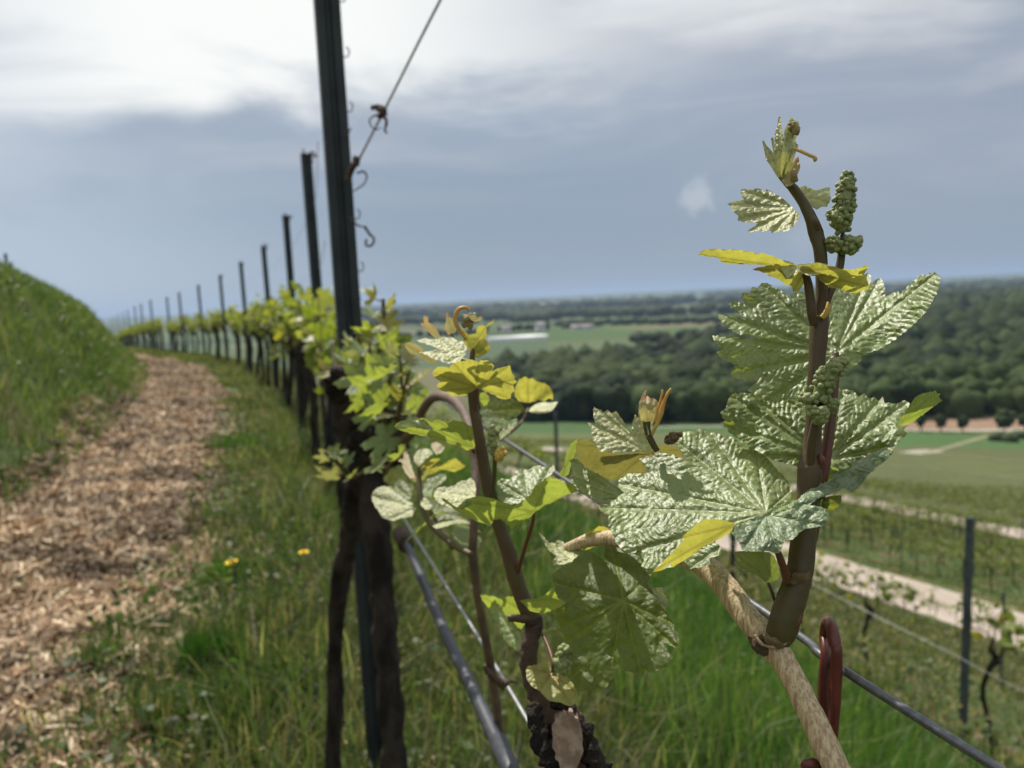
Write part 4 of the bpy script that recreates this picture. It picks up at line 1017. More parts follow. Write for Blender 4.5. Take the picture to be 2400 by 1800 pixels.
shoot = stemT('shoot', [(1822, 1500, .293, 58), (1832, 1478, .292, 70), (1846, 1430, .292, 70), (1862, 1385, .293, 66), (1872, 1350, .294, 62), (1878, 1310, .295, 60), (1885, 1240, .297, 56), (1892, 1170, .299, 50), (1898, 1115, .300, 56), (1900, 1085, .301, 54),
      (1904, 1040, .302, 42), (1909, 960, .303, 36), (1914, 860, .305, 38), (1920, 770, .307, 43), (1922, 740, .308, 40), (1926, 690, .308, 28), (1925, 630, .309, 29), (1921, 580, .309, 31), (1912, 545, .310, 34), (1900, 510, .310, 28), (1882, 475, .311, 24), (1862, 445, .311, 23), (1846, 428, .311, 20), (1832, 412, .312, 17)], STEM, hero, 18, .035, n=7)
FELT = mat_plain('woolly_felt', (.20, .15, .075), (.12, .085, .04), 260, .95, bump=.9, bdist=.0012, bscale=900)
stemT('woolly_ring', [(1852, 1366, .2925, 44), (1870, 1358, .2915, 60), (1888, 1353, .2925, 44)], FELT, shoot, 14, .2, flat=.5)
stemT('woolly_ring', [(1794, 1490, .292, 40), (1815, 1503, .2905, 52), (1840, 1500, .2915, 40)], FELT, shoot, 14, .25, flat=.5)
stemT('bract', [(1866, 1468, .288, 14), (1873, 1452, .288, 12), (1876, 1434, .289, 5)], STEM_RED, shoot, 8, .1)
stemT('bract', [(1926, 745, .303, 13), (1935, 735, .3025, 15), (1941, 722, .3025, 13), (1940, 708, .303, 5)], ORANGE, shoot, 8, .15)
stemT('bract', [(1921, 1065, .298, 12), (1926, 1080, .2975, 18), (1924, 1098, .298, 10)], STEM_RED, shoot, 8, .2)
# petioles
stemT('petiole', [(1884, 1355, .297, 22), (1893, 1310, .298, 24), (1908, 1240, .300, 24), (1924, 1150, .303, 24), (1935, 1080, .305, 24), (1945, 1000, .308, 23), (1955, 920, .311, 19), (1960, 860, .314, 16), (1960, 826, .316, 12)], STEM_RED, shoot, 10, .04)
stemT('petiole', [(1906, 762, .304, 15), (1903, 735, .303, 22), (1899, 700, .303, 21), (1893, 660, .303, 19), (1886, 640, .303, 14)], STEM_DARK, shoot, 10, .03)
stemT('petiole', [(1848, 1362, .290, 26), (1838, 1335, .288, 19), (1829, 1310, .286, 17), (1815, 1270, .286, 14), (1797, 1215, .289, 11)], STEM_RED, shoot, 10, .04)
stemT('petiole', [(1905, 1092, .305, 18), (1925, 1082, .312, 13), (1940, 1078, .318, 10)], STEM_RED, shoot, 8, .04)
stemT('petiole', [(1818, 1415, .296, 7), (1808, 1385, .296, 8), (1800, 1365, .297, 7)], STEM, shoot, 8, .04)
# flower clusters
stemT('stalk', [(1928, 745, .307, 16), (1940, 700, .308, 18), (1955, 665, .309, 17), (1967, 630, .310, 19), (1973, 590, .310, 17), (1977, 550, .310, 14)], STEM, shoot, 10, .03)
c1 = budcluster('flower_cluster', [(1975, 545, .309, 14), (1970, 520, .309, 22), (1977, 490, .309, 25), (1980, 455, .309, 23), (1983, 425, .309, 18), (1986, 407, .309, 10)], shoot, n=170, br=6.0, seed=1)
budcluster('side_cluster', [(1962, 520, .306, 13), (1952, 508, .305, 12), (1946, 500, .305, 6)], c1, n=26, br=5.5, seed=2)
budcluster('side_cluster', [(1960, 588, .308, 12), (1955, 572, .307, 19), (1950, 556, .307, 13)], c1, n=44, br=5.5, seed=3)
budcluster('side_cluster', [(1988, 596, .307, 12), (1994, 576, .306, 22), (2000, 556, .306, 15)], c1, n=56, br=5.5, seed=4)
stemT('stalk', [(1900, 1090, .298, 20), (1901, 1050, .297, 22), (1908, 1010, .296, 22), (1915, 975, .295, 18), (1932, 920, .294, 14)], STEM, shoot, 10, .05)
c2 = budcluster('flower_cluster', [(1917, 940, .294, 22), (1930, 905, .293, 26), (1945, 875, .292, 27), (1962, 855, .291, 24), (1976, 842, .291, 13)], shoot, n=120, br=7.2, seed=5)
budcluster('side_cluster', [(1900, 942, .293, 14), (1890, 935, .292, 16), (1883, 925, .292, 9)], c2, n=30, br=6, seed=6)
budcluster('side_cluster', [(1925, 990, .291, 12), (1917, 970, .290, 22), (1912, 955, .290, 20)], c2, n=60, br=7, seed=7)
budcluster('side_cluster', [(1940, 965, .293, 12), (1950, 950, .292, 16), (1950, 935, .292, 9)], c2, n=30, br=6, seed=8)
# leaf A, the large upper leaf behind the stem
A = Z2([(1030,230),(960,222),(900,225),(892,262),(870,258),(800,212),(740,190),(690,150),(640,150),(608,188),(560,182),(545,225),(478,235),(476,275),(520,330),(460,305),(400,288),(375,322),(425,375),(480,420),(520,452),(440,430),(360,412),(290,400),(287,430),(340,490),(440,560),(585,575),(590,602),(450,590),(330,580),(240,575),(255,625),(330,688),(275,708),(300,750),(370,790),(452,812),(390,862),(385,890),(440,925),(560,945),(610,942),(560,985),(525,1015),(570,1052),(640,1090),(700,1108),(780,1115),(870,1080),(960,1050),(1010,1005),(1035,900),(1100,850),(1180,790),(1245,726),(1310,770),(1335,850),(1400,815),(1445,780),(1452,738),(1520,712),(1600,680),(1670,640),(1760,575),(1850,505),(1960,395),(2030,290),(2075,180),(2087,95),(2062,78),(2040,58),(2022,75),(2000,62),(1985,90),(1935,75),(1850,150),(1765,240),(1742,215),(1690,238),(1642,258),(1638,190),(1625,140),(1602,108),(1560,125),(1530,165),(1525,90),(1500,68),(1462,88),(1440,150),(1380,190),(1290,195),(1180,190),(1100,215)])
leafT(A, (1960, 828), Z2([(290,402),(640,155),(240,577),(385,888),(700,1100),(1000,225),(1500,75),(1602,110),(2060,70)]),
      [(1960, 828, .3165), (1690, 740, .335), (1680, 800, .327), (1760, 930, .314), (1850, 925, .312), (1780, 665, .345), (1880, 690, .340), (2050, 650, .352), (2000, 760, .330), (2085, 780, .322), (2150, 720, .315), (2200, 640, .312), (2010, 850, .314), (1830, 830, .322)],
      LEAF_BIG, 'up', shoot, 3.0, (16, 4.5), .0013, 15, wavy=.0022, seed=1, label='large upper leaf with silvery quilted face')
# leaf D behind, right hand half and left half
D_ = [(1712,926),(1740,920),(1757,922),(1800,912),(1880,905),(1935,905),(1960,900),(1970,915),(1985,912),(2004,919),(2012,930),(2025,921),(2038,934),(2049,930),(2060,940),(2069,929),(2073,944),(2100,946),(2121,938),(2132,945),(2128,975),(2110,1000),(2129,996),(2118,1008),(2127,1016),(2112,1030),(2098,1045),(2090,1065),(2060,1090),(2030,1110),(1990,1120),(1965,1118),(1940,1112),(1915,1108),(1893,1104),(1870,1092),(1817,1079),(1788,1064),(1760,1050),(1734,1032),(1709,1014),(1689,992),(1700,985),(1688,968),(1702,955),(1705,940)]
leafT(D_, (1940, 1078), [(1712, 928), (1690, 990), (1757, 922), (1880, 905), (1975, 915), (2069, 930), (2125, 945), (2095, 1045), (1800, 1068)],
      [(1940, 1078, .3185), (1705, 940, .338), (1695, 990, .330), (1800, 1065, .318), (1870, 1090, .314), (1800, 930, .342), (1975, 918, .345), (2070, 935, .343), (2128, 960, .335), (2090, 1050, .316), (2000, 1112, .313), (1880, 1000, .328), (2020, 1010, .326)],
      LEAF_BIG, 'up', shoot, 3.0, (17, 4), .0017, 16, wavy=.004, seed=2)
leafT(Z7([(1345,1095),(1365,1060),(1400,1015),(1450,935),(1470,905),(1520,878),(1560,872),(1612,860),(1618,878),(1645,880),(1628,902),(1656,930),(1640,938),(1580,980),(1540,1010),(1500,1040),(1460,1072),(1430,1088),(1380,1092)]), Z7([(1345,1095)])[0], Z7([(1620,865),(1655,932),(1500,890)]),
      [(2102, 996, .322), (2140, 940, .330), (2195, 918, .322), (2208, 938, .318), (2150, 985, .318)], LEAF_YOUNG, 'under', shoot, 4, (10, 3), .0005, 14, label='bright curled leaf tip showing its yellow green underside', seed=3)
leafT([(1860,1076),(1885,1066),(1905,1070),(1908,1112),(1880,1104),(1862,1090)], (1905, 1075), [(1862,1080),(1880,1100)], [(1860,1076,.316),(1905,1070,.308),(1908,1112,.307)], LEAF_YOUNG, 'under', shoot, 4, (12, 2), .0004, seed=4)
leafT([(1925,1092),(1945,1092),(1966,1100),(1958,1112),(1945,1124),(1925,1130),(1918,1120)], (1922, 1110), [(1965,1100),(1940,1126)], [(1925,1092,.312),(1966,1100,.310),(1920,1125,.308)], LEAF_YOUNG, 'under', shoot, 4, (12, 2), .0004, seed=5)
# leaf E, the big one lying to the left of the stem
E = Z3([(1370,895),(1400,870),(1440,850),(1490,835),(1530,800),(1537,745),(1515,690),(1480,650),(1440,610),(1400,560),(1370,530),(1300,475),(1230,420),(1190,430),(1150,400),(1095,395),(1060,375),(1010,372),(960,350),(922,345),(915,370),(870,362),(822,360),(800,375),(757,400),(790,450),(830,500),(870,555),(800,530),(720,505),(620,492),(640,520),(545,540),(590,590),(625,628),(540,635),(480,635),(440,660),(400,690),(405,720),(450,755),(400,800),(340,840),(280,845),(298,880),(352,900),(345,940),(362,1000),(385,1045),(400,1090),(440,1130),(480,1152),(520,1150),(552,1120),(575,1085),(560,1160),(580,1200),(560,1240)
        ,(620,1250),(650,1262),(700,1255),(760,1240),(830,1190),(855,1220),(880,1256),(905,1245),(950,1240),(1012,1222),(1000,1185),(1050,1170),(1080,1165),(1078,1120),(1040,1080),(1060,1040),(1130,990),(1180,960),(1250,935),(1310,915)])
leafT(E, Z3([(1370,892)])[0], Z3([(400,700),(760,402),(1010,375),(1300,475),(1530,745),(285,855),(480,1150),(880,1250)]),
      [(1795, 1202, .288), (1440, 1140, .322), (1575, 1030, .335), (1680, 1015, .336), (1780, 1060, .325), (1850, 1150, .306), (1405, 1190, .306), (1470, 1290, .288), (1530, 1330, .278), (1640, 1330, .274), (1690, 1290, .276), (1620, 1180, .302), (1560, 1240, .291)],
      LEAF_BIG, 'up', shoot, 3.0, (20, 4.5), .0011, 15, wavy=.002, seed=6, label='broad quilted leaf lying left of the stem')
E2 = Z11([(545,500),(600,480),(700,470),(790,430),(820,370),(900,290),(1000,230),(1120,190),(1180,120),(1300,60),(1420,-20),(1560,-90),(1640,-130),(1700,-90),(1640,0),(1560,60),(1480,130),(1400,240),(1340,292),(1290,270),(1240,262),(1130,310),(1010,350),(935,412),(1050,425),(1120,500),(1085,580),(1060,605),(980,615),(900,630),(850,660),(780,730),(710,735),(690,790),(670,840),(630,860),(560,835),(440,840),(320,832),(285,760),(215,665),(235,600),(320,580),(420,530)])
leafT(E2, Z11([(540,505)])[0], Z11([(320,830),(640,850),(1060,600),(1330,285),(1640,-110)]),
      [(1795, 1205, .287), (1720, 1245, .277), (1745, 1290, .270), (1820, 1292, .271), (1870, 1245, .276), (1930, 1230, .280), (1900, 1160, .291), (1960, 1125, .297), (2040, 1060, .306), (1995, 1150, .293), (2085, 1055, .310)],
      mat_leaf('leaf_grey_green_side', (.16, .215, .115), (.20, .27, .10), (.25, .34, .06), .25, .46, .0006, 380, edge=(.35, .32, .18), edgew=.12), 'up', shoot, 3.0, (13, 3), .0008, 14, wavy=.004, seed=7, label='right hand half of the leaf curling in front of the stem')
leafT(Z11([(950,405),(1040,360),(1130,325),(1232,318),(1235,370),(1200,430),(1160,458),(1080,440),(1000,425)]), Z11([(950,410)])[0], Z11([(1230,350),(1160,455)]), [(1900,1183,.296),(1970,1163,.305),(1955,1195,.303)], LEAF_DARK, 'up', shoot, 4, (9, 2), .0006, seed=8)
leafT(Z11([(560,480),(600,420),(680,375),(790,350),(830,365),(780,425),(700,460),(620,475)]), Z11([(545,500)])[0], Z11([(820,360),(700,390)]), [(1800,1200,.2885),(1835,1170,.292),(1868,1172,.290)], LEAF_YOUNG, 'up', shoot, 4, (9, 2), .0005, seed=9)
leafT(Z3([(636,1272),(680,1232),(720,1190),(760,1150),(800,1110),(838,1060),(830,1042),(862,1012),(900,980),(930,955),(970,935),(1030,928),(1090,938),(1165,955),(1150,1005),(1100,1040),(1060,1062),(960,1112),(920,1145),(880,1172),(820,1210),(760,1245),(740,1215),(700,1262)]), Z3([(1160,970)])[0], Z3([(650,1262),(840,1045),(900,1150)]),
      [(1720,1225,.268),(1650,1216,.257),(1605,1260,.264),(1535,1338,.273),(1620,1300,.272)], LEAF_YELLOW, 'under', shoot, 3.5, (26, 2.5), .0005, 16, label='yellow folded leaf lobe showing its underside', wavy=.0015, seed=10, inv=False)
# small bright leaf at the shoot base
leafT(Z11([(225,845),(300,835),(440,838),(560,845),(610,880),(640,960),(665,1060),(640,1100),(600,1120),(540,1128),(470,1070),(400,1035),(330,1010),(262,965),(232,940),(300,930),(330,945),(270,890)]), Z11([(600,1125)])[0], Z11([(230,845),(240,940),(500,850)]),
      [(1717,1294,.302),(1800,1292,.294),(1828,1345,.291),(1797,1365,.297),(1722,1318,.308)], LEAF_YOUNG, 'under', shoot, 3.5, (11, 3), .0006, 15, seed=11)
# leaf C, small downy leaf left of the tip
leafT(Z1([(985,880),(950,860),(900,800),(860,770),(800,735),(745,705),(735,725),(690,700),(640,712),(560,705),(556,735),(580,785),(470,808),(458,820),(490,835),(495,865),(515,885),(540,905),(532,935),(600,955),(650,950),(690,960),(640,990),(608,1015),(625,1026),(690,1010),(720,1022),(770,1005),(790,1035),(830,1020),(870,1020),(905,1015),(940,985),(955,990),(965,950),(990,930)]), Z1([(970,850)])[0], Z1([(465,818),(562,715),(540,935),(615,1018),(790,1030),(950,985)]),
      [(1867, 489, .312), (1708, 480, .325), (1740, 448, .331), (1760, 542, .316), (1850, 530, .308), (1800, 495, .3205)], LEAF_DOWNY, 'up', shoot, 3.0, (13, 3.5), .0014, 17, label='small downy pleated leaf left of the tip', seed=12)
leafT(Z1([(985,700),(1030,680),(1075,700),(1110,715),(1160,705),(1185,692),(1222,695),(1215,715),(1222,780),(1195,838),(1160,835),(1120,858),(1085,840),(1050,845),(1020,790),(1000,740)]), Z1([(1000,760)])[0], Z1([(1215,700),(1190,830),(1040,685)]),
      [(1872,445,.312),(1945,442,.318),(1940,485,.312),(1890,487,.309)], LEAF_DOWNY, 'up', shoot, 3.5, (12, 3), .0011, 15, seed=13)
# leaf B, horizontal yellow leaf seen from below
leafT(Z1([(1000,1280),(960,1290),(940,1360),(905,1350),(870,1330),(840,1290),(800,1262),(750,1270),(700,1268),(640,1262),(560,1262),(500,1262),(440,1252),(400,1235),(385,1210),(240,1192),(285,1160),(370,1148),(440,1160),(520,1158),(600,1168),(690,1190),(715,1172),(760,1195),(830,1215),(880,1245),(940,1262),(1010,1270)]), Z1([(1020,1300)])[0], Z1([(240,1190),(850,1215),(600,1260)]),
      [(1885,630,.303),(1636,597,.300),(1690,588,.288),(1760,598,.290),(1720,620,.303),(1860,650,.303),(1830,608,.294)], LEAF_YELLOW, 'under', shoot, 3.2, (26, 4.5), .0006, 16, wavy=.004, label='horizontal yellow leaf lit through from above', seed=14, inv=False)
leafT(Z1([(1030,1310),(1000,1290),(960,1330),(900,1320),(840,1262),(760,1270),(700,1282),(640,1298),(700,1315),(760,1330),(755,1345),(800,1360),(845,1380),(870,1400),(930,1420),(945,1465),(985,1460),(1010,1430),(1035,1380)]), Z1([(1030,1310)])[0], Z1([(640,1298),(945,1460)]),
      [(1886,632,.303),(1765,632,.292),(1860,680,.306),(1800,655,.299),(1860,630,.299)], LEAF_YELLOW, 'under', shoot, 3.2, (22, 4), .0005, 16, wavy=.002, seed=15, inv=False)
leafT(Z1([(985,1275),(1040,1265),(1100,1250),(1160,1258),(1230,1280),(1300,1300),(1400,1300),(1440,1285),(1490,1268),(1505,1285),(1470,1335),(1500,1400),(1512,1440),(1470,1455),(1380,1475),(1330,1460),(1280,1440),(1200,1425),(1160,1390),(1110,1350),(1040,1330)]), Z1([(1030,1310)])[0], Z1([(1495,1275),(1505,1430),(1330,1455)]),
      [(1886,630,.301),(1930,618,.292),(2030,625,.289),(2035,672,.303),(1980,685,.3045),(1920,650,.300)], LEAF_YELLOW, 'under', shoot, 3.2, (30, 4), .0006, 17, wavy=.003, seed=16, inv=False)
leafT(Z1([(960,1270),(1020,1262),(1090,1258),(1150,1252),(1210,1270),(1290,1292),(1330,1325),(1250,1330),(1200,1325),(1130,1340),(1060,1345),(1000,1325)]), Z1([(1030,1310)])[0], Z1([(1300,1310),(1150,1255)]),
      [(1870,622,.3025),(1930,616,.300),(1980,635,.297),(1900,643,.2955)], LEAF_DOWNY, 'up', shoot, 3.2, (20, 3), .0010, 14, wavy=.003, seed=17)
leafT(Z1([(840,1240),(880,1232),(940,1250),(980,1290),(970,1335),(930,1345),(900,1365),(880,1330),(850,1300)]), Z1([(975,1290)])[0], Z1([(850,1250),(910,1350)]),
      [(1828,614,.300),(1870,628,.2965),(1848,650,.294)], LEAF_DOWNY, 'up', shoot, 3.2, (14, 2), .0010, 14, wavy=.002, seed=18)
leafT(Z1([(240,1192),(285,1158),(370,1146),(440,1156),(520,1156),(600,1166),(690,1190),(740,1200),(700,1225),(640,1228),(600,1240),(520,1222),(440,1232),(385,1212),(320,1205)]), Z1([(740,1215)])[0], Z1([(250,1190),(500,1160)]),
      [(1636,597,.2985),(1700,585,.303),(1790,602,.303),(1700,610,.2985)], LEAF_DOWNY, 'up', shoot, 3.2, (18, 3), .0012, 14, wavy=.002, seed=19)
# folded leaves round the growing tip
tip = leafT(Z1([(855,620),(825,590),(820,520),(805,430),(806,350),(812,280),(828,230),(838,170),(855,172),(856,240),(870,300),(890,370),(880,480),(885,600)]), Z1([(860,640)])[0], Z1([(845,180),(870,400)]), [(1825,410,.311),(1822,320,.309),(1826,275,.311),(1838,350,.305)], LEAF_DOWNY, 'up', shoot, 3, (40, 1), .0009, 15, name='unfolding_leaf', seed=20)
leafT(Z1([(858,640),(850,540),(860,440),(880,340),(880,270),(900,230),(925,180),(938,170),(950,195),(985,205),(992,235),(968,260),(980,290),(960,350),(985,380),(965,430),(950,480),(930,540),(900,600)]), Z1([(870,640)])[0], Z1([(930,190),(985,300),(970,420)]), [(1833,415,.309),(1838,300,.307),(1870,290,.309),(1855,360,.3025),(1868,340,.306)], LEAF_DOWNY, 'up', shoot, 3, (30, 1.5), .0012, 13, name='unfolding_leaf', seed=21)
leafT(Z1([(862,645),(900,590),(930,530),(960,480),(985,465),(990,500),(998,540),(985,580),(965,615),(950,630),(955,665),(900,690),(880,670)]), Z1([(880,650)])[0], Z1([(985,470),(990,560)]), [(1835,420,.307),(1870,370,.309),(1872,400,.307)], LEAF_PINK, 'up', shoot, 3, (14, 2.5), .0009, 13, name='unfolding_leaf', seed=22)
leafT(Z1([(855,650),(810,590),(775,530),(745,490),(735,440),(715,350),(728,345),(745,380),(775,410),(800,440),(780,330),(795,320),(806,380),(812,460),(830,540),(850,600)]), Z1([(855,640)])[0], Z1([(722,350),(790,325)]), [(1828,420,.312),(1790,340,.318),(1795,380,.316),(1812,330,.315)], LEAF_DOWNY, 'up', shoot, 3, (30, 1), .0009, 13, name='unfolding_leaf', seed=23)
budcluster('folded_tip', Z1([(960,300,.305,8),(955,250,.305,12),(950,215,.306,8)]), tip, LEAF_PINK, 4, 9, 30)
stemT('tendril', Z1([(950,405,.304,7),(1000,425,.302,8),(1060,452,.300,8),(1100,470,.299,9),(1112,490,.299,11),(1118,496,.299,5)]), ORANGE, shoot, 8, .05)
stemT('bract', Z1([(960,650,.306,14),(950,600,.305,16),(955,560,.306,6)]), LEAF_PINK, shoot, 8, .1)
stemT('bract', Z1([(1085,900,.304,8),(1110,950,.303,14),(1130,1010,.304,10)]), STEM_RED, shoot, 8, .1)
# small side growth left of the big leaves
leafT(Z3([(95,548),(120,540),(150,545),(200,600),(300,650),(390,715),(470,760),(420,830),(330,835),(280,825),(230,782),(150,740),(97,672),(120,655),(200,670),(130,620)]), Z3([(470,790)])[0], Z3([(100,550),(100,668),(280,820)]), [(1335,1080,.345),(1336,1120,.338),(1460,1160,.322),(1400,1180,.325),(1400,1110,.338)],
      LEAF_BIG, 'up', shoot, 3.4, (14, 3.5), .0011, 15, seed=24)
leafT(Z3([(255,200),(268,215),(300,222),(315,240),(345,222),(365,245),(400,230),(420,262),(442,290),(470,335),(500,372),(505,300),(522,254),(545,280),(562,320),(600,400),(622,480),(560,488),(450,495),(380,500),(300,495),(262,440),(240,390),(235,340),(212,305),(262,312),(250,260)]), Z3([(600,490)])[0], Z3([(258,203),(215,308),(350,228),(520,258)]),
      [(1517,1057,.335),(1392,955,.352),(1380,992,.348),(1460,985,.345),(1490,975,.343),(1400,1055,.336)], LEAF_DOWNY, 'up', shoot, 3.4, (16, 3), .0012, 17, label='small pale pleated leaf left of the quilted leaf', seed=25)
leafT(Z3([(140,440),(180,410),(240,430),(290,492),(370,500),(450,512),(540,500),(620,490),(690,450),(780,462),(822,500),(832,560),(800,590),(740,520),(690,500),(620,520),(570,560),(602,640),(540,628),(480,632),(420,668),(385,682),(320,660),(260,640),(200,590),(160,550),(135,500)]), Z3([(610,492)])[0], Z3([(145,450),(390,675),(820,560),(590,630)]),
      [(1520,1058,.334),(1352,1045,.340),(1440,1120,.318),(1600,1080,.320),(1500,1105,.316),(1590,1050,.330)], LEAF_OLIVE, 'under', shoot, 3.4, (18, 3.5), .0008, 16, wavy=.002, seed=26)
leafT(Z3([(60,660),(30,640),(60,590),(70,520),(105,440),(148,412),(140,480),(110,560),(90,640)]), Z3([(50,655)])[0], Z3([(145,415),(70,520)]), [(1310,1115,.36),(1352,1030,.362),(1325,1080,.355)], LEAF_YOUNG, 'up', shoot, 4, (12, 2), .0007, seed=27)
budcluster('curled_leaflet', Z3([(745,430,.322,10),(770,395,.321,14),(800,375,.321,8)]), shoot, FELT, 6, 11, 26)
side = stemT('side_shoot', Z3([(665,490,.328,14),(640,450,.328,15),(615,400,.328,16),(600,350,.328,16),(596,300,.328,18)]), STEM, hero, 10, .04)
leafT(Z3([(590,300),(560,290),(545,230),(545,180),(560,140),(575,110),(588,88),(596,92),(585,150),(600,130),(625,150),(640,145),(660,160),(678,190),(668,240),(650,290),(630,320),(600,330)]), Z3([(600,320)])[0], Z3([(590,95),(640,150),(675,190)]), [(1516,990,.328),(1512,915,.330),(1540,935,.329),(1525,950,.323)], LEAF_PINK, 'up', side, 3, (22, 2), .0011, 11, name='unfolding_leaf', seed=28)
leafT(Z3([(595,400),(575,370),(550,320),(540,260),(545,200),(560,250),(580,290),(605,340),(615,380)]), Z3([(608,385)])[0], Z3([(545,205)]), [(1515,1020,.327),(1497,960,.329),(1520,1000,.325)], LEAF_DOWNY, 'up', side, 3, (22, 1), .0007, 11, name='unfolding_leaf', seed=29)
stemT('tendril', Z3([(630,385,.326,7),(650,340,.325,9),(672,290,.325,12),(690,235,.325,13),(705,180,.325,10),(728,125,.325,8),(755,85,.325,6)]), ORANGE, side, 8, .06)
stemT('tendril', Z3([(650,300,.326,8),(668,250,.326,10),(680,190,.326,8),(690,150,.326,6),(700,92,.326,5)]), ORANGE, side, 8, .06)
# ---- lower leaves round the cane
leafT(Z4([(265,430),(262,405),(300,370),(340,355),(380,330),(430,290),(490,250),(530,265),(562,292),(598,318),(602,260),(605,225),(640,180),(690,225),(722,262),(790,270),(832,292),(840,330),(848,372),(905,392),(895,430),(882,470),(910,510),(935,560),(960,600),(990,640),(1020,690),(1052,722),(1050,760),(1082,792),(1080,840),(1074,892),(1040,870),(985,845),(1010,900),(1042,950),(1005,955),(1015,1000),(970,1005),(928,1030),(890,1040),(865,1020),(845,1072),(800,1060),(782,1040),(740,1030),(702,1012),(680,960),(662,920),(655,960),(640,1000),(600,1030),(560,1050),(480,1010),(425,960),(400,900),(352,850),(330,780),(292,705),(282,650),(335,592),(300,560),(280,520)]), Z4([(722,575)])[0],
      Z4([(270,460),(640,185),(360,720),(420,820),(640,1000),(840,1065),(1075,890),(1050,725),(900,400),(350,850)]),
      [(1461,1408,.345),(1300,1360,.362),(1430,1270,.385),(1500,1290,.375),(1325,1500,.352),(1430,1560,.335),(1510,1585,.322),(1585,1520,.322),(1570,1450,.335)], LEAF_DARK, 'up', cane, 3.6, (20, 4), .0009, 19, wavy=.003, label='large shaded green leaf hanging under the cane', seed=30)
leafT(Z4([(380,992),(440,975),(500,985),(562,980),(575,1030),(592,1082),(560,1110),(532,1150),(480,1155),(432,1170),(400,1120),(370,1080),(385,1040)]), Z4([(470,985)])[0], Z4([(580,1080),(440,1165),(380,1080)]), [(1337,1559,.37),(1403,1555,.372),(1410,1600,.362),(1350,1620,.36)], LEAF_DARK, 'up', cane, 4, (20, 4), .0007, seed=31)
leafT(Z4([(880,480),(900,470),(925,490),(980,490),(982,530),(1016,570),(998,590),(1002,620),(988,642),(960,620),(938,600),(915,560),(900,520)]), Z4([(885,490)])[0], Z4([(1010,570),(985,640)]), [(1518,1374,.352),(1565,1405,.358),(1555,1430,.352)], LEAF_DOWNY, 'up', cane, 3.6, (13, 3), .001, seed=32)
leafT(Z4([(50,575),(90,565),(150,560),(205,545),(235,510),(270,475),(292,500),(288,525),(340,540),(392,560),(350,590),(300,620),(250,640),(200,660),(150,650),(112,640),(85,605)]), Z4([(60,575)])[0], Z4([(272,478),(388,560),(200,655)]), [(1220,1408,.40),(1300,1372,.412),(1340,1402,.405),(1272,1438,.395)], LEAF_YOUNG, 'under', cane, 4, (22, 3), .0007, seed=33)
leafT(Z4([(170,130),(195,150),(240,202),(280,195),(300,180),(322,186),(345,205),(372,200),(400,226),(430,225),(462,240),(440,270),(410,300),(400,325),(330,342),(270,346),(262,315),(290,285),(240,250),(215,215)]), Z4([(400,310)])[0], Z4([(172,132),(320,188),(455,240),(270,340)]), [(1262,1248,.40),(1318,1268,.405),(1365,1288,.395),(1298,1325,.385),(1345,1310,.385)], LEAF_DOWNY, 'up', cane, 4, (12, 3), .0012, 13, seed=34)
leafT(Z4([(450,190),(465,165),(500,120),(535,112),(562,90),(600,95),(632,110),(645,150),(640,182),(590,200),(540,222),(500,240),(472,248),(462,220)]), Z4([(560,225)])[0], Z4([(505,122),(625,112),(455,190)]), [(1363,1268,.39),(1403,1233,.398),(1430,1262,.39),(1375,1288,.385)], LEAF_YELLOW, 'under', cane, 4, (15, 3), .0006, seed=35)

# =================================================================== the cut-back vine in the middle
mb_ = P(1340, 2000, .42); mid = empty('grapevine', mb_, 'cut back vine in the middle with a pale sawn stump face', 'grapevine')
trunk = stemT('trunk', [(1345, 1950, .42, 150), (1340, 1860, .42, 140), (1328, 1780, .42, 128), (1318, 1715, .42, 116), (1300, 1668, .421, 94), (1268, 1625, .422, 62), (1248, 1590, .423, 46), (1238, 1550, .425, 42), (1243, 1505, .427, 42), (1252, 1468, .43, 44), (1246, 1445, .43, 46)], mat_plain('brown_flaking_bark', (.11, .07, .05), (.045, .03, .022), 45, .85, bump=1, bdist=.004, bscale=160, stretch=(1, 1, .4)), mid, 22, .12)
stemT('dark_bark', [(1250, 1652, .408, 26), (1262, 1700, .400, 40), (1282, 1750, .394, 52), (1305, 1800, .39, 62), (1320, 1860, .39, 60)], BARK, trunk, 12, .5)
stemT('dark_bark', [(1330, 1668, .404, 18), (1362, 1702, .398, 34), (1382, 1748, .395, 40), (1398, 1800, .392, 60), (1410, 1860, .39, 70)], BARK, trunk, 12, .55)
stemT('dark_bark', [(1292, 1652, .402, 16), (1318, 1655, .398, 26), (1345, 1672, .398, 20)], BARK, trunk, 10, .5)
cutv = []; cm_ = MB(); N = 30; cc = P(1332, 1742, .385); ax = CM.to_3x3() @ Vector((.0069, .002, .0)); ay = CM.to_3x3() @ Vector((-.001, .0118, -.003))
CV = [tuple(cc)] + [tuple(cc + ax * math.cos(2*math.pi*k/N) * (1 + .10 * math.sin(3*k)) + ay * math.sin(2*math.pi*k/N) * (1 + .08 * math.cos(2.3*k))) for k in range(N)]
back = CM.to_3x3() @ Vector((0, 0, -.012)); CV += [tuple(Vector(q) + back) for q in CV[1:]]
mk('sawn_face', CV, [(0, 1 + k, 1 + (k + 1) % N) for k in range(N)] + [(1 + k, 1 + N + k, 1 + N + (k + 1) % N, 1 + (k + 1) % N) for k in range(N)], mat_plain('sawn_wood', (.36, .27, .20), (.20, .14, .10), 160, .85, bump=.6, bdist=.001, bscale=500), trunk, smooth=False)
stemT('spur', [(1243, 1448, .428, 26), (1222, 1450, .425, 20), (1200, 1448, .422, 18), (1192, 1452, .421, 14)], STEM_DARK, trunk, 8, .15)
